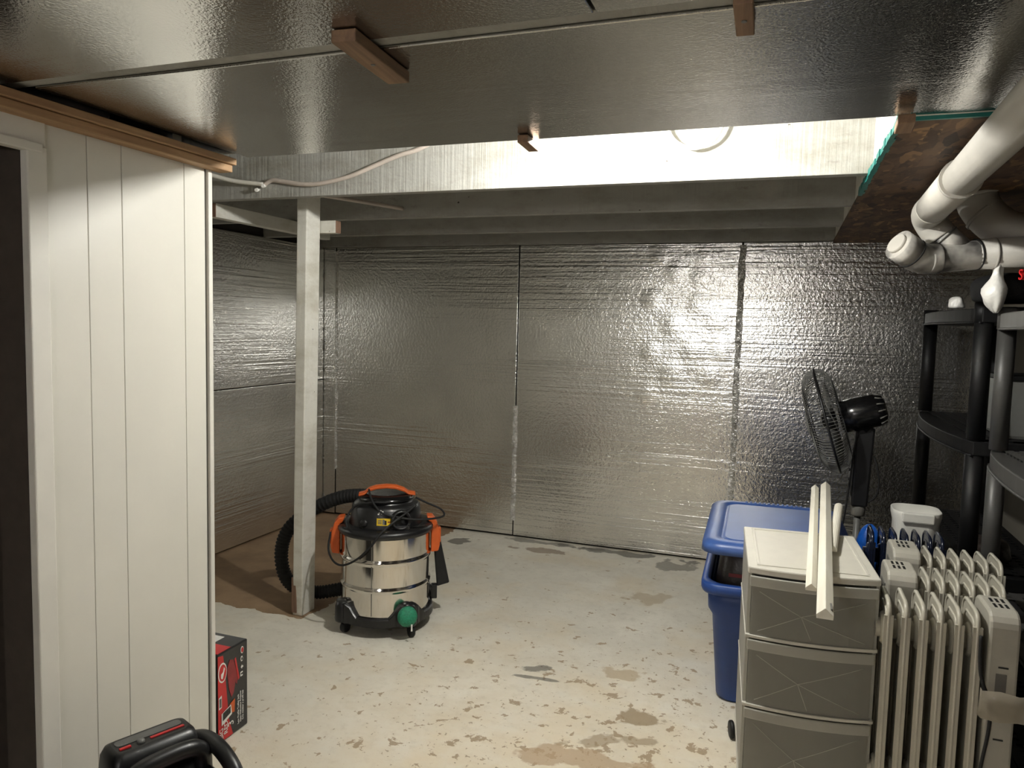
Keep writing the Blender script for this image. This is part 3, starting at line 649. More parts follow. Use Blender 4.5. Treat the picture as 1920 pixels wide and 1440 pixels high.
for k in range(3):
    zt, z0 = zb[k] - 0.012, zb[k + 1] + 0.004
    if k: MB().prism(*slab(zb[k] - 0.004, zb[k] + 0.004, 0.0, 0.004)).build('shelf_rail', 'cart_white', ct, bevel=0.0015)
    pts = [(0.011 + (W - .022) * i / N, bow(0.011 + (W - .022) * i / N)) for i in range(N + 1)] + [(0.011 + (W - .022) * i / N, bow(0.011 + (W - .022) * i / N) + 0.004) for i in range(N, -1, -1)]
    d = MB().prism(pts, z0, zt).build('drawer', 'frosted', ct)
    # lip
    pts2 = [(0.006 + (W - .012) * i / N, bow(0.006 + (W - .012) * i / N) - 0.007) for i in range(N + 1)] + [(0.006 + (W - .012) * i / N, bow(0.006 + (W - .012) * i / N) + 0.001) for i in range(N, -1, -1)]
    MB().prism(pts2, zt - 0.022, zt + 0.004).build('drawer_lip', 'frosted_light', d, bevel=0.002)
    ins = MB()
    ins.box(0.016, 0.019, 0.008, D - .03, z0, zt - .012).box(W - .019, W - .016, 0.008, D - .03, z0, zt - .012).box(0.016, W - .016, D - .034, D - .03, z0, zt - .012).box(0.016, W - 0.016, 0.008, D - .03, z0, z0 + .003)
    ins.build('drawer_tray', 'frosted', d)
    cx, cz = W * 0.42, (z0 + zt - .02) / 2
    rb = MB()
    for ex, ez in ((0.03, z0 + .012), (W - .03, z0 + .012), (0.03, zt - .035), (W - .03, zt - .035), (W / 2, z0 + .008)):
        dvec = Vector((ex - cx, 0, ez - cz)); 
        y0_ = bow(cx) + 0.0006; y1_ = bow(ex) + 0.0006
        rb.tube([(cx + (ex - cx) * q / 8, bow(cx + (ex - cx) * q / 8) + 0.0007, cz + (ez - cz) * q / 8) for q in range(9)], 0.0013, 6)
    rb.build('moulded_rib', 'frosted_light', d)
for x, y in ((0.022, 0.05), (W - .022, 0.05), (0.022, D - .05), (W - .022, D - .05)):
    cs = MB().box(x - 0.008, x + 0.008, y - 0.008, y + 0.008, 0.034, 0.072).build('caster_fork', 'black', ct)
    s_ = -1 if x < W / 2 else 1
    for dx in (0.013, -0.013):
        MB().lathe([(0.006, -0.006), (0.024, -0.006), (0.026, -0.003), (0.026, 0.003), (0.024, 0.006), (0.006, 0.006)], 20, align((x + dx + (-0.018 if s_ < 0 else -0.006), y, 0.0262), (1, 0.2, 0))).build('caster_wheel', 'wheel', cs)
MB().prism(*slab(0.058, 0.074, 0.0, 0.002)).build('base_tray', 'cart_white', ct, bevel=0.002)

# trim sticks on the cart
def stick(label, a, b_, s_, kind='sq'):
    o = thing('trim_stick', label, 'trim stick', a, 0, 'primed trim sticks on the drawer cart')
    d = Vector(b_) - Vector(a); L = d.length
    m = align((0, 0, 0), d); m.translation = Vector((0, 0, 0))
    if kind == 'sq': poly = [(-s_, 0), (-s_ * .05, s_ * .85), (s_ * .05, s_ * .85), (s_, 0), (s_ * .96, -s_ * .5), (-s_ * .96, -s_ * .5)]
    else: poly = [(s_ * math.cos(q) , s_ * 0.9 * math.sin(q)) for q in [PI * i / 8 for i in range(9)]] + [(-s_, -s_ * .35), (s_, -s_ * .35)]
    MB().prism(poly, 0, L, m).build('strip', 'trim_wood', o, bevel=0.001)
    return o
s1 = stick('longest white trim stick jutting over the front of the drawer cart', (0.106, 1.60, 0.682), (0.171, 2.94, 0.692), 0.0165)
mt = MB().box(0.0115, 0.0155, 0.020, 0.055, -0.004, 0.008).build('price_tag', 'ink_grey', s1)
stick('white trim stick lying left of the longest stick on the cart', (0.088, 1.82, 0.663), (0.134, 2.90, 0.688), 0.0125, 'sq')
stick('short rounded white trim stick at the right on the cart top', (0.150, 2.16, 0.666), (0.200, 2.68, 0.674), 0.0135, 'round')

# ------------------------------------------------------------------ oil radiators
def radiator(label, x0, y0, nf, sp, dep, H, mat, ctrl=None, flange=0.009, cmat='heater_grey', slots=True, groups='oil filled radiators crowded beside the drawer cart'):
    o = thing('oil_radiator', label, 'radiator', (x0, y0, 0), 0, groups)
    z0 = 0.085
    prof = rrect(0.0, dep, z0, H, 0.030, 4)                   # (y, z)
    mtx = Matrix(((0, 0, 1, 0), (1, 0, 0, 0), (0, 1, 0, 0), (0, 0, 0, 1)))
    plate = MB().prism(prof, -0.002, 0.002, mtx)
    outer = [Vector((0, y, z)) for y, z in prof]
    plate.tube(outer, flange * 0.55, 6, closed=True)
    inner = [Vector((-0.001, y, z)) for y, z in rrect(0.026, dep - 0.026, z0 + 0.026, H - 0.024, 0.018, 4)]
    plate.tube(inner, 0.004, 6, closed=True)
    # front flange, folded over
    plate.prism([(-flange, -0.004), (flange, -0.004), (flange, 0.003), (-flange, 0.003)], z0 + 0.02, H - 0.028)
    first = plate.build('fin', mat, o)
    for i in range(1, nf):
        c = first.copy(); C.objects.link(c); c.parent = o; c.location = (i * sp, 0, 0)
    L = (nf - 1) * sp
    xa = -0.02 - (0.07 if ctrl == 'left' else 0); xb = L + 0.006 + (0.05 if ctrl == 'right' else 0)
    for z in (H - 0.085, z0 + 0.075):
        MB().tube([(xa, dep / 2, z), (xb, dep / 2, z)], 0.024, 16).build('oil_tube', mat, o)
        bb = MB()
        for i in range(nf): bb.lathe([(0.034, -0.010), (0.040, -0.004), (0.040, 0.004), (0.034, 0.010)], 16, align((i * sp, dep / 2, z), (1, 0, 0)))
        bb.build('tube_collar', mat, o)
    if ctrl:
        cw = 0.072 if ctrl == 'left' else 0.062
        bx0 = (-0.026 - cw) if ctrl == 'left' else L + 0.022
        cp = rrect(-0.006, dep + 0.006, z0 + 0.01, H + 0.012, 0.034, 4)
        m2 = Matrix(((0, 0, 1, bx0), (1, 0, 0, 0), (0, 1, 0, 0), (0, 0, 0, 1)))
        cb = MB().prism(cp, 0, cw, m2).build('control_box', cmat, o, bevel=0.006)
        if slots:
            sl = MB()
            for r_ in range(2):
                for q in range(3): sl.box(bx0 + 0.018 + q * .012, bx0 + 0.024 + q * .012, 0.040 + r_ * .038, 0.066 + r_ * .038, H + 0.0115, H + 0.0128)
            sl.build('vent_slot', 'ink_black', cb)
        if ctrl == 'right':
            for z in (0.50, 0.42, 0.33, 0.25): MB().box(bx0 + 0.022, bx0 + 0.042, -0.0072, -0.0058, z - .0018, z + .0018).build('front_slot', 'ink_black', cb)
            MB().box(bx0 + 0.018, bx0 + 0.040, -0.0070, -0.0058, 0.435, 0.485).build('rating_plate', 'ink_grey', cb)
        else:
            MB().box(bx0 - 0.003, bx0 + 0.001, 0.03, 0.10, H - 0.10, H - 0.03).build('cord_recess', 'ink_grey', cb)
    for xf in (0.03, L - 0.03):
        ax = MB().box(xf - 0.012, xf + 0.012, -0.02, dep + 0.02, 0.05, 0.07).build('foot', 'black', o, bevel=0.003)
        for yf in (-0.010, dep + 0.010): MB().lathe([(0.006, -0.010), (0.025, -0.010), (0.025, 0.010), (0.006, 0.010)], 16, align((xf, yf, 0.0255), (1, 0, 0))).build('foot_wheel', 'wheel', ax)
    return o
ra = radiator('nearest cream oil radiator with a tall control box at the right picture edge', 0.268, 1.94, 6, 0.0368, 0.145, 0.612, 'heater', 'right', flange=0.010, cmat='heater_grey')
MB().tube(smooth_path([(0.188, -0.014, 0.57), (0.190, -0.016, 0.50), (0.198, -0.017, 0.46), (0.213, -0.018, 0.42), (0.216, -0.018, 0.36), (0.205, -0.018, 0.26), (0.198, -0.016, 0.15)], 6), 0.004, 8).build('power_cord', 'black_matt', ra)
MB().box(0.262, 0.285, 0.03, 0.12, 0.595, 0.62).build('control_knob_cover', 'black', ra, bevel=0.006)
radiator('cream oil radiator second from the front with its control box to the left', 0.388, 2.165, 6, 0.0338, 0.14, 0.612, 'heater', 'left', cmat='heater_grey')
radiator('cream oil radiator third from the front in the row', 0.428, 2.385, 6, 0.0350, 0.145, 0.615, 'heater', 'left', cmat='heater_grey')
radiator('dark navy oil radiator at the back of the row', 0.300, 2.61, 7, 0.0330, 0.13, 0.612, 'heater_dark', None, slots=False)
# clear packing tape round the control box
tpb = MB()
prof = [(0.462, 1.925), (0.464, 1.918), (0.50, 1.916), (0.535, 1.912), (0.570, 1.918), (0.605, 1.945)]
vs_, fs_ = [], []
for i, (x, y) in enumerate(prof):
    vs_ += [(x + (-.004 if i == 0 else 0), y - 0.004, 0.388 - 0.004 * (i % 3)), (x, y, 0.42), (x, y - .003, 0.452 - .004 * (i % 2))]
for i in range(len(prof) - 1):
    for k in (0, 1): fs_.append((3 * i + k, 3 * i + k + 1, 3 * i + k + 4, 3 * i + k + 3))
o = tpb.add(vs_, fs_, True).build('packing_tape', 'clear_wrap'); sd = o.modifiers.new('solid', 'SOLIDIFY'); sd.thickness = 0.0012
tag(o, 'shiny clear packing tape wound round the nearest radiator control box', 'tape')

# blue bag and white tub between radiator and rack
def lump(name, mat, label, cat, loc, sx, sy, sz, seed=0, jag=0.18, rings_n=9, n=18, group=None):
    rnd = random.Random(seed); rings = []
    ph = [rnd.uniform(0, 6.28) for _ in range(6)]
    for k in range(rings_n):
        t_ = 1 - (1 - k / (rings_n - 1)) ** 2
        rz = math.sin(t_ * PI / 2) ; rxy = (1 - t_ ** 5) ** 0.5 * 0.92 + 0.08
        ring = []
        for i in range(n):
            q = 2 * PI * i / n
            w_ = 1 + jag * (0.5 * math.sin(3 * q + ph[0] + 3 * t_) + 0.35 * math.sin(5 * q + ph[1] - 4 * t_) + 0.25 * math.sin(9 * q + ph[2] + 6 * t_))
            ring.append(Vector((sx * rxy * w_ * math.cos(q), sy * rxy * w_ * math.sin(q), sz * (t_ + 0.05 * math.sin(4 * q + ph[3]) * t_ * (1 - t_) * 3))))
        rings.append(ring)
    o = MB().loft(rings).build(name, mat, None, loc=loc, subsurf=1); return tag(o, label, cat, group)
lump('plastic_bag', 'blue_bag', 'crinkled blue plastic bag behind the dark radiator fins', 'bag', (0.318, 2.86, 0.0), 0.062, 0.05, 0.585, 3, 0.12)
wt = thing('white_tub', 'white plastic tub with a curved rim behind the dark radiator', 'tub', (0.470, 2.90, 0))
rings = []
for z, s_ in ((0.002, 0.8), (0.02, 0.84), (0.60, 0.97), (0.625, 1.04), (0.642, 1.05), (0.646, 1.02), (0.60, 0.93)):
    rings.append([Vector((s_ * x, s_ * y, z)) for x, y in rrect(-0.080, 0.066, -0.07, 0.07, 0.045, 6)])
MB().loft(rings).build('tub_body', 'white_gloss', wt)
MB().box(-0.06, 0.04, -0.080, -0.068, 0.61, 0.645).build('rim_lip', 'white_gloss', wt, bevel=0.005)
lump('plastic_bag', 'brown_bag', 'dark glossy bag lying on the lowest rack shelf', 'bag', (0.70, 2.96, 0.487), 0.07, 0.10, 0.07, 5, 0.15)

# ------------------------------------------------------------------ pedestal fan
fx, fy = 0.285, 3.25
fan = thing('pedestal_fan', 'black pedestal fan with a tilted wire cage behind the blue tote', 'fan', (0.316, 3.35, 0))
FB = MB(); FB.lathe([(0.165, 0.1265), (0.165, 0.14), (0.05, 0.155), (0.03, 0.175)], 36).build('base', 'black', fan)
MB().tube([(0, 0, 0.15), (0.006, 0, 0.60)], 0.012, 12).build('pole', 'grey_bin', fan)
MB().lathe([(0.022, 0.575), (0.024, 0.58), (0.026, 0.612), (0.020, 0.62)], 16, Matrix.Translation((0.006, 0, 0))).build('height_collar', 'ink_grey', fan)
MB().hexa([(-0.022, -0.03, 0.612), (0.034, -0.03, 0.612), (0.034, 0.03, 0.612), (-0.022, 0.03, 0.612)], [(-0.018, -0.026, 0.905), (0.046, -0.026, 0.905), (0.046, 0.026, 0.905), (-0.018, 0.026, 0.905)]).build('control_column', 'black', fan, bevel=0.008)
cp = MB().hexa([(-0.032, -0.022, 0.665), (-0.022, -0.026, 0.645), (-0.022, 0.026, 0.645), (-0.032, 0.022, 0.665)], [(-0.028, -0.022, 0.775), (-0.018, -0.026, 0.79), (-0.018, 0.026, 0.79), (-0.028, 0.022, 0.775)]).build('control_panel', 'grey_panel', fan, bevel=0.003)
for z in (0.68, 0.71, 0.745): MB().lathe([(0.005, -0.002), (0.005, 0.0035)], 10, align((-0.031, -0.008, z), (-1, 0, 0))).build('button', 'black', cp)
ax = Vector((-0.955, 0.03, -0.29)).normalized()
mc = Vector((-0.005, -0.02, 0.958))
MB().lathe([(0.03, -0.085), (0.052, -0.076), (0.060, -0.050), (0.062, 0.02), (0.058, 0.066), (0.045, 0.074)], 28, align(mc, ax)).build('motor_housing', 'black_gloss', fan)
mv = MB()
for k in range(14):
    q = 2 * PI * k / 14; m_ = align(mc, ax); mv.tube([m_ @ Vector((0.050 * math.cos(q), 0.050 * math.sin(q), -0.079)), m_ @ Vector((0.061 * math.cos(q), 0.061 * math.sin(q), -0.055))], 0.0025, 5)
mv.build('motor_vents', 'ink_grey', fan)
MB().tube([(0.016, -0.0, 0.89), (0.010, -0.01, 0.93)], 0.026, 12).build('tilt_joint', 'black', fan)
cgm = align(mc, ax)
RC = 0.197
def cage_pt(r, q, z): return cgm @ Vector((r * math.cos(q), r * math.sin(q), z))
fr_p = [(0.045, 0.182), (0.10, 0.180), (0.15, 0.172), (0.182, 0.152), (RC, 0.122)]
bk_p = [(0.055, 0.066), (0.10, 0.064), (0.15, 0.068), (0.182, 0.086), (RC, 0.118)]
cage = MB()
for k in range(96):
    q = 2 * PI * k / 96
    for pr in (fr_p, bk_p): cage.tube([cage_pt(r, q, z) for r, z in pr], 0.0012, 4, cap=False)
cg = cage.build('cage_wires', 'grey_bin', fan); cg['kind'] = 'stuff'
for r, z, th in ((RC, 0.120, 0.0045), (0.15, 0.172, 0.0016), (0.10, 0.180, 0.0016), (0.15, 0.068, 0.0016)):
    MB().tube([cage_pt(r, 2 * PI * k / 48, z) for k in range(48)], th, 6, closed=True).build('cage_ring', 'black', fan)
MB().lathe([(0.046, 0.178), (0.046, 0.186), (0.03, 0.190), (0.002, 0.191)], 24, cgm).build('cage_badge', 'grey_bin', fan)
for k in range(3):
    q0 = 2 * PI * k / 3 + 0.4; bl = []; nb = 7
    vs_ = []; fs_ = []
    for i in range(nb):
        r = 0.03 + 0.145 * i / (nb - 1); wd = 0.25 + 0.75 * math.sin(PI * min(1, (i + .6) / (nb - 0.2)) * 0.62)
        for j in range(4):
            q = q0 + (j / 3 - 0.5) * 1.25 * wd + 0.0015; vs_.append(cage_pt(r, q, 0.105 + 0.035 * (j / 3 - 0.5)))
    for i in range(nb - 1):
        for j in range(3): fs_.append((i * 4 + j, i * 4 + j + 1, i * 4 + j + 5, i * 4 + j + 4))
    o = MB().add(vs_, fs_, True).build('blade', 'grey_panel', fan); s_ = o.modifiers.new('solid', 'SOLIDIFY'); s_.thickness = 0.002
MB().lathe([(0.03, 0.085), (0.032, 0.125), (0.02, 0.135), (0.002, 0.136)], 20, cgm).build('blade_hub', 'black', fan)
MB().tube(smooth_path([(0.047, -0.01, 0.80), (0.060, -0.02, 0.76), (0.068, -0.02, 0.70), (0.060, -0.02, 0.655), (0.035, -0.02, 0.63)], 6), 0.0035, 8).build('power_cord', 'black_matt', fan)
MB().tube(smooth_path([(-0.01, -0.03, 0.90), (-0.022, -0.04, 0.82), (-0.030, -0.04, 0.72), (-0.040, -0.04, 0.60), (-0.05, -0.03, 0.50)], 6), 0.0035, 8).build('power_cord', 'black_matt', fan)

FS = 1.109
for ch in fan.children: ch.data.transform(Matrix.Translation((0, 0, CAM_H * (1 - FS))) @ Matrix.Scale(FS, 4))
for ch in cp.children: ch.data.transform(Matrix.Translation((0, 0, CAM_H * (1 - FS))) @ Matrix.Scale(FS, 4))

# ------------------------------------------------------------------ shelving racks
def rack(name, label, x0, x1, y0, y1, levels, mat, post_r, slots=True, bow_d=0.052):
    o = thing(name, label, 'shelving rack', ((x0 + x1) / 2, (y0 + y1) / 2, 0), 0)
    ox, oy = (x0 + x1) / 2, (y0 + y1) / 2; hx = (x1 - x0) / 2; hy = (y1 - y0) / 2
    for z in levels:
        nb = 14; bd = bow_d if (z > 0.6 or bow_d > 0.05) else 0.0
        pts = [(-hx - bd * math.sin(PI * i / nb) ** 0.7 - 0.012, hy + .03 - (2 * hy + .06) * i / nb) for i in range(nb + 1)] + [(hx + .02, -hy - .03), (hx + .02, hy + .03)]
        sh = MB().prism(pts, z - 0.052, z - 0.006).build('shelf', mat, o, bevel=0.003)
        # front rim, a little proud
        rim = [(-hx - bd * math.sin(PI * i / nb) ** 0.7 - 0.014, hy + .03 - (2 * hy + .06) * i / nb) for i in range(nb + 1)]
        MB().tube([(x, y, z - 0.052) for x, y in rim], 0.004, 6).build('shelf_lip', mat, sh)
        # deck of slats with slots between
        dk = MB(); nx = 5
        for i in range(nx):
            xa = -hx + 0.012 + i * (2 * hx - .024) / nx
            dk.box(xa, xa + (2 * hx - .024) / nx * 0.62, -hy, hy, z - 0.006, z)
        if slots:
            ny = 26
            for j in range(ny):
                ya = -hy + (2 * hy) * j / ny; dk.box(-hx + .012, hx - .012, ya, ya + 2 * hy / ny * 0.5, z - 0.006, z - 0.0005)
        d_ = dk.build('slotted_deck', mat, sh)
    lv = [0.0] + sorted(levels)
    for sx in (-1, 1):
        for sy in (-1, 1):
            for k in range(len(lv) - 1):
                za = lv[k]; zb_ = lv[k + 1] - 0.052
                if zb_ - za < 0.03: continue
                MB().tube([(sx * hx, sy * hy, za), (sx * hx, sy * hy, zb_)], post_r, 18).build('post', mat, o)
            MB().tube([(sx * hx, sy * hy, lv[-1] - .052), (sx * hx, sy * hy, lv[-1] + 0.012)], post_r * 1.08, 18).build('post_cap', mat, o)
    return o
rack('shelving_rack', 'black resin shelving rack in the far right corner behind the fan', 0.605, 0.865, 2.80, 3.74, [0.10, 0.480, 0.915, 1.345], 'rack_black', 0.028)
rack('shelving_rack', 'grey resin shelving rack cut off at the right edge of the picture', 0.637, 0.88, 1.76, 2.66, [0.10, 0.460, 0.903, 1.324], 'rack_grey', 0.0255, bow_d=0.048)
# contents
bn = thing('storage_bin', 'grey storage bin with a dark lid on the middle shelf of the black rack', 'bin', (0.775, 2.98, 0.9165))
MB().loft([[Vector((x, y, z)) for x, y in rrect(-a, a, -b_, b_, 0.02, 4)] for a, b_, z in ((0.075, 0.13, 0.0), (0.08, 0.135, 0.01), (0.09, 0.15, 0.185), (0.09, 0.15, 0.19))], smooth=False).build('bin_body', 'grey_bin', bn)
MB().prism(rrect(-0.096, 0.096, -0.156, 0.156, 0.022, 4), 0.190, 0.206).build('bin_lid', 'rack_black', bn, bevel=0.004)
lump('cloth_bag', 'black_cloth', 'slumped black cloth bag on top of the black rack', 'bag', (0.70, 2.97, 1.358), 0.105, 0.17, 0.105, 11, 0.14)
lump('small_bundle', 'white_bag', 'small crumpled white bundle at the front of the black rack top', 'bundle', (0.585, 3.13, 1.346), 0.025, 0.03, 0.045, 12, 0.3)
bb_ = lump('black_duffel', 'black_cloth', 'black bag with a red letter on top of the grey rack', 'bag', (0.715, 2.32, 1.337), 0.125, 0.185, 0.175, 13, 0.10)
lump('black_backpack', 'black_cloth', 'black backpack on the middle shelf of the grey rack', 'bag', (0.765, 2.40, 0.904), 0.10, 0.18, 0.29, 14, 0.08)
mS = Matrix(((0.35, 0, -0.94, -0.128), (-0.94, 0, -0.35, 0.045), (0, 1, 0, 0.065), (0, 0, 0, 1)))
text('red_letter', 'S', 0.040, 'red', bb_, mS, 0.006)
# white plastic bag hanging in front of the black bag
wbg = MB(); prof = [(0.552, 2.42, 1.46, 0.016), (0.548, 2.43, 1.445, 0.020), (0.549, 2.43, 1.43, 0.012), (0.546, 2.43, 1.405, 0.022), (0.545, 2.43, 1.38, 0.036), (0.546, 2.43, 1.355, 0.036), (0.549, 2.43, 1.334, 0.024), (0.552, 2.43, 1.315, 0.008)]
KS = 1.0857; prof = [(x * KS, y * KS, CAM_H + (z - CAM_H) * KS - 0.002, r * KS) for x, y, z, r in prof]
rings = []
for i, (x, y, z, r) in enumerate(prof):
    rings.append([Vector((x + r * (1 + .30 * math.sin(3 * q + i) + 0.34 * math.sin(5 * q - 2 * i)) * math.cos(q) * 0.8, y + r * (1 + .30 * math.sin(4 * q + 2 * i) + 0.34 * math.sin(5 * q + 1.7 * i)) * math.sin(q), z + 0.009 * math.sin(5 * q + i))) for q in [2 * PI * k / 16 for k in range(24)]])
tag(wbg.loft(rings).build('white_bag', 'white_bag', subsurf=1), 'twisted white plastic bag hanging beside the black bag on the grey rack', 'bag')

# ------------------------------------------------------------------ drain pipes
dp = thing('drain_pipe', 'white painted drain pipe under the brown strand board with joined fittings', 'pipe', (0.395, 2.62, 1.62))
def rel(p): return tuple(Vector(p) - Vector((0.395, 2.62, 1.62)))
def pt(name, pts, r, mat='pvc', n=24, parent=dp, sm=8):
    return MB().tube([rel(p) for p in (smooth_path(pts, sm) if len(pts) > 2 else pts)], r, n).build(name, mat, parent)
pt('pipe_run', [(0.315, 0.2, 1.62), (0.377, 2.10, 1.62)], 0.040)
pt('coupling', [(0.376, 2.06, 1.62), (0.393, 2.56, 1.62)], 0.045)
pt('coupling_edge', [(0.3755, 2.052, 1.62), (0.3765, 2.072, 1.62)], 0.0475)
pt('elbow', [(0.392, 2.50, 1.62), (0.394, 2.60, 1.618), (0.402, 2.635, 1.604), (0.420, 2.645, 1.578), (0.440, 2.645, 1.552)], 0.046, 'pvc')
pt('branch', [(0.425, 2.645, 1.572), (0.50, 2.64, 1.495)], 0.043, 'pvc_dusty')
pt('joint_ring', [(0.4445, 2.645, 1.549), (0.4475, 2.645, 1.546)], 0.0475, 'ink_grey')
pt('wye_body', [(0.395, 2.60, 1.478), (0.44, 2.62, 1.484), (0.55, 2.64, 1.496)], 0.044, 'pvc_dusty')
pt('drain_run', [(0.54, 2.64, 1.496), (0.92, 2.66, 1.52)], 0.046)
pt('joint_ring', [(0.534, 2.638, 1.4955), (0.5375, 2.639, 1.496)], 0.0485, 'ink_black')
pt('joint_ring', [(0.578, 2.641, 1.4985), (0.585, 2.642, 1.499)], 0.048, 'pvc')
pt('cleanout_elbow', [(0.345, 2.575, 1.500), (0.370, 2.59, 1.486), (0.40, 2.605, 1.480), (0.43, 2.615, 1.482)], 0.046, 'pvc_dusty')
pt('cleanout_cap', [(0.312, 2.555, 1.520), (0.352, 2.58, 1.496)], 0.047, 'pvc_dusty')
pt('cap_plug', [(0.304, 2.55, 1.525), (0.313, 2.556, 1.519)], 0.030, 'pvc')
pt('joint_ring', [(0.352, 2.58, 1.496), (0.355, 2.582, 1.494)], 0.0485, 'ink_black')
dp2 = dp
def pt2(name, pts, r, mat='pvc'):
    P0 = Vector((0.395, 2.62, 1.62)); return MB().tube([tuple(Vector(p) - P0) for p in (smooth_path(pts, 8) if len(pts) > 2 else pts)], r, 26).build(name, mat, dp2)
pt2('riser_elbow', [(0.545, 2.74, 1.688), (0.555, 2.735, 1.655), (0.585, 2.72, 1.61), (0.63, 2.70, 1.575), (0.70, 2.69, 1.56), (0.92, 2.69, 1.565)], 0.058)
pt2('flange', [(0.543, 2.74, 1.6915), (0.545, 2.74, 1.682)], 0.082)
pt2('joint_ring', [(0.566, 2.731, 1.632), (0.572, 2.7285, 1.625)], 0.0605)

# ------------------------------------------------------------------ red and black carton beside the partition
bx = thing('jack_carton', 'shrink wrapped red and black carton on the floor behind the partition end', 'box', (-1.499, 1.70, 0))
H = 0.272
MB().box(-0.30, 0.0, 0.0, 0.130, 0.001, H).build('carton', 'box_black', bx, bevel=0.004)
mX = lambda y, z: Matrix(((0, 0, 1, 0.0012), (0, 1, 0, y), (1, 0, 0, z), (0, 0, 0, 1)))
def face(name, poly, mat, off, th=0.0008, parent=bx):
    """polygon given as (y, z) on the carton's right-hand face"""
    vs_ = [(off, y, z) for y, z in poly] + [(off + th, y, z) for y, z in poly]; k = len(poly)
    fs_ = [tuple(range(k)), tuple(range(k, 2 * k))] + [(i, (i + 1) % k, k + (i + 1) % k, k + i) for i in range(k)]
    return MB().add(vs_, fs_).build(name, mat, parent)
rd = face('red_panel', [(0.0, 0.004), (0.062, 0.004), (0.045, 0.06), (0.030, 0.20), (0.022, 0.262), (0.0, 0.266)], 'red', 0.0003)
face('jack_picture', [(0.038, 0.215), (0.050, 0.238), (0.066, 0.232), (0.074, 0.205), (0.084, 0.165), (0.080, 0.150), (0.074, 0.160), (0.066, 0.130), (0.056, 0.120), (0.046, 0.150), (0.040, 0.190)], 'red_dark', 0.0004)
face('jack_picture', [(0.070, 0.232), (0.076, 0.235), (0.092, 0.165), (0.086, 0.160)], 'red', 0.0005)
def disc(cy, cz, r, mat, off, nm, k=20, ry=0.6): return face(nm, [(cy + r * ry * math.cos(2 * PI * i / k), cz + r * math.sin(2 * PI * i / k)) for i in range(k)], mat, off)
disc(0.018, 0.212, 0.030, 'ink_white', 0.0012, 'round_logo'); disc(0.018, 0.212, 0.025, 'red', 0.0022, 'round_logo')
face('round_logo', [(0.010, 0.198), (0.016, 0.194), (0.026, 0.222), (0.022, 0.228), (0.018, 0.214), (0.010, 0.210)], 'ink_white', 0.0032)
face('data_sticker', [(0.002, 0.105), (0.014, 0.108), (0.014, 0.145), (0.002, 0.140)], 'ink_white', 0.0014)
for k in range(3): face('data_print', [(0.004 + k * .003, 0.111), (0.0055 + k * .003, 0.111), (0.0055 + k * .003, 0.138), (0.004 + k * .003, 0.137)], 'ink_grey', 0.0024)
face('barcode_label', [(0.012, 0.052), (0.056, 0.070), (0.052, 0.100), (0.012, 0.088)], 'ink_white', 0.0024)
for k in range(9):
    y = 0.017 + k * 0.0037; face('barcode_bar', [(y, 0.066 + k * .0012), (y + 0.0022, 0.0665 + k * .0012), (y + 0.0022, 0.090 + k * .0008), (y, 0.089 + k * .0008)], 'ink_black', 0.0034)
face('orange_flash', [(0.044, 0.100), (0.070, 0.110), (0.068, 0.070), (0.057, 0.072), (0.054, 0.101)], 'orange', 0.0014)
# lettering reading upwards
mT = lambda y, z, s_=1: Matrix(((0, 0, 1, 0.0026), (0, -1, 0, y), (1, 0, 0, z), (0, 0, 0, 1)))
mT = lambda y, z: Matrix(((0, 0, 1, 0.0028), (0, -1, 0, y), (1, 0, 0, z), (0, 0, 0, 1))) @ Matrix.Identity(4)
def up_text(s, y, z, size, mat, nm='lettering'):
    # glyph x -> +z, glyph y -> -y (reads upwards when seen from the right)
    return text(nm, s, size, mat, bx, Matrix(((0, 0, 1, 0.0030), (0, -1, 0, y), (1, 0, 0, z), (0, 0, 0, 1))))
up_text('BIG', 0.018, 0.012, 0.022, 'ink_white'); up_text('RED', 0.037, 0.020, 0.022, 'ink_white'); up_text('3', 0.062, 0.034, 0.034, 'ink_white')
for s, y, z in (('Low Profile Trolley Jack', 0.086, 0.024), ('Gato Hidraulico Rodante', 0.096, 0.026), ('Cric rouleur a profil bas', 0.106, 0.028)): up_text(s, y, z, 0.0095, 'ink_white')
face('pictogram', [(0.096, 0.166), (0.106, 0.166), (0.106, 0.170), (0.098, 0.170), (0.098, 0.176), (0.106, 0.176), (0.106, 0.180), (0.096, 0.180)], 'ink_white', 0.0006)
face('pictogram', [(0.098, 0.194), (0.103, 0.188), (0.103, 0.192), (0.108, 0.192), (0.108, 0.197), (0.103, 0.197), (0.103, 0.201)], 'ink_white', 0.0006)
disc(0.102, 0.220, 0.009, 'ink_white', 0.0006, 'pictogram', 6); disc(0.102, 0.220, 0.005, 'box_black', 0.0016, 'pictogram', 6)
disc(0.104, 0.247, 0.011, 'ink_white', 0.0006, 'round_logo'); disc(0.104, 0.247, 0.008, 'red', 0.0016, 'round_logo')
MB().box(-0.295, -0.004, 0.004, 0.060, H - .0005, H + 0.0008).build('top_print', 'red', bx)
MB().box(-0.295, -0.070, 0.064, 0.110, H - .0005, H + 0.0008).build('top_print', 'ink_white', bx)

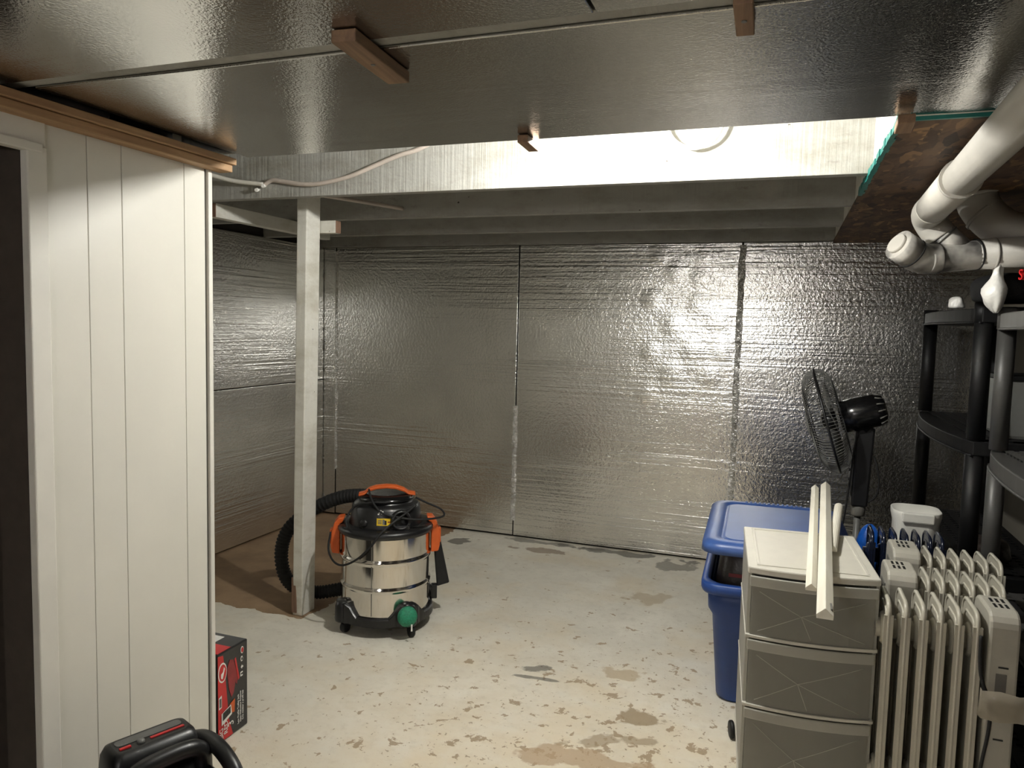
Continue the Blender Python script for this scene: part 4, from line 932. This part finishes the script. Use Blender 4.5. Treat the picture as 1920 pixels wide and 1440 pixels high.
# ------------------------------------------------------------------ portable black jump starter at the lower left
js = thing('jump_starter', 'black portable jump starter with a carry handle in the lower left corner', 'jump starter', (-1.28, 1.25, 0), math.radians(68))
rings = []
for z, a, y0, y1, r in ((0.002, 0.105, -0.19, 0.075, 0.03), (0.02, 0.112, -0.20, 0.080, 0.035), (0.16, 0.110, -0.195, 0.080, 0.035), (0.225, 0.104, -0.175, 0.074, 0.035), (0.240, 0.090, -0.150, 0.060, 0.03)):
    rings.append([Vector((x, y, z)) for x, y in rrect(-a, a, y0, y1, r, 5)])
MB().loft(rings).build('body', 'black', js)
hump = MB().loft([[Vector((x, y, z)) for x, y in rrect(-a, a, y0, y1, 0.016, 4)] for z, a, y0, y1 in ((0.21, 0.100, -0.040, 0.074), (0.285, 0.094, -0.030, 0.068), (0.302, 0.088, -0.020, 0.060), (0.308, 0.078, -0.008, 0.050))]).build('top_housing', 'black', js)
MB().prism(rrect(-0.072, 0.072, 0.016, 0.042, 0.010, 3), 0.3065, 0.3095).build('grey_panel', 'grey_panel', hump)
MB().box(-0.005, 0.070, 0.003, 0.010, 0.3065, 0.3100).build('red_stripe', 'red', hump)
MB().box(-0.072, -0.048, 0.000, 0.008, 0.3065, 0.3110).build('red_switch', 'red', hump, bevel=0.001)
MB().lathe([(0.009, 0.306), (0.008, 0.313), (0.003, 0.315)], 16, Matrix.Translation((-0.026, 0.006, 0))).build('knob', 'grey_bin', hump)
MB().tube(smooth_path([(-0.085, -0.060, 0.225), (-0.080, -0.062, 0.262), (-0.05, -0.064, 0.286), (0.04, -0.064, 0.290), (0.078, -0.062, 0.272), (0.085, -0.060, 0.225)], 8), 0.019, 14).build('carry_handle', 'black', js)
MB().tube(smooth_path([(0.095, 0.02, 0.262), (0.108, -0.03, 0.275), (0.112, -0.10, 0.268), (0.112, -0.16, 0.235), (0.110, -0.19, 0.16)], 8), 0.018, 14).build('side_bar', 'black', js)
MB().box(-0.03, 0.06, -0.112, -0.092, 0.236, 0.2425).build('red_label', 'red', js); MB().box(-0.022, 0.052, -0.108, -0.098, 0.240, 0.2440).build('white_label', 'ink_white', js)
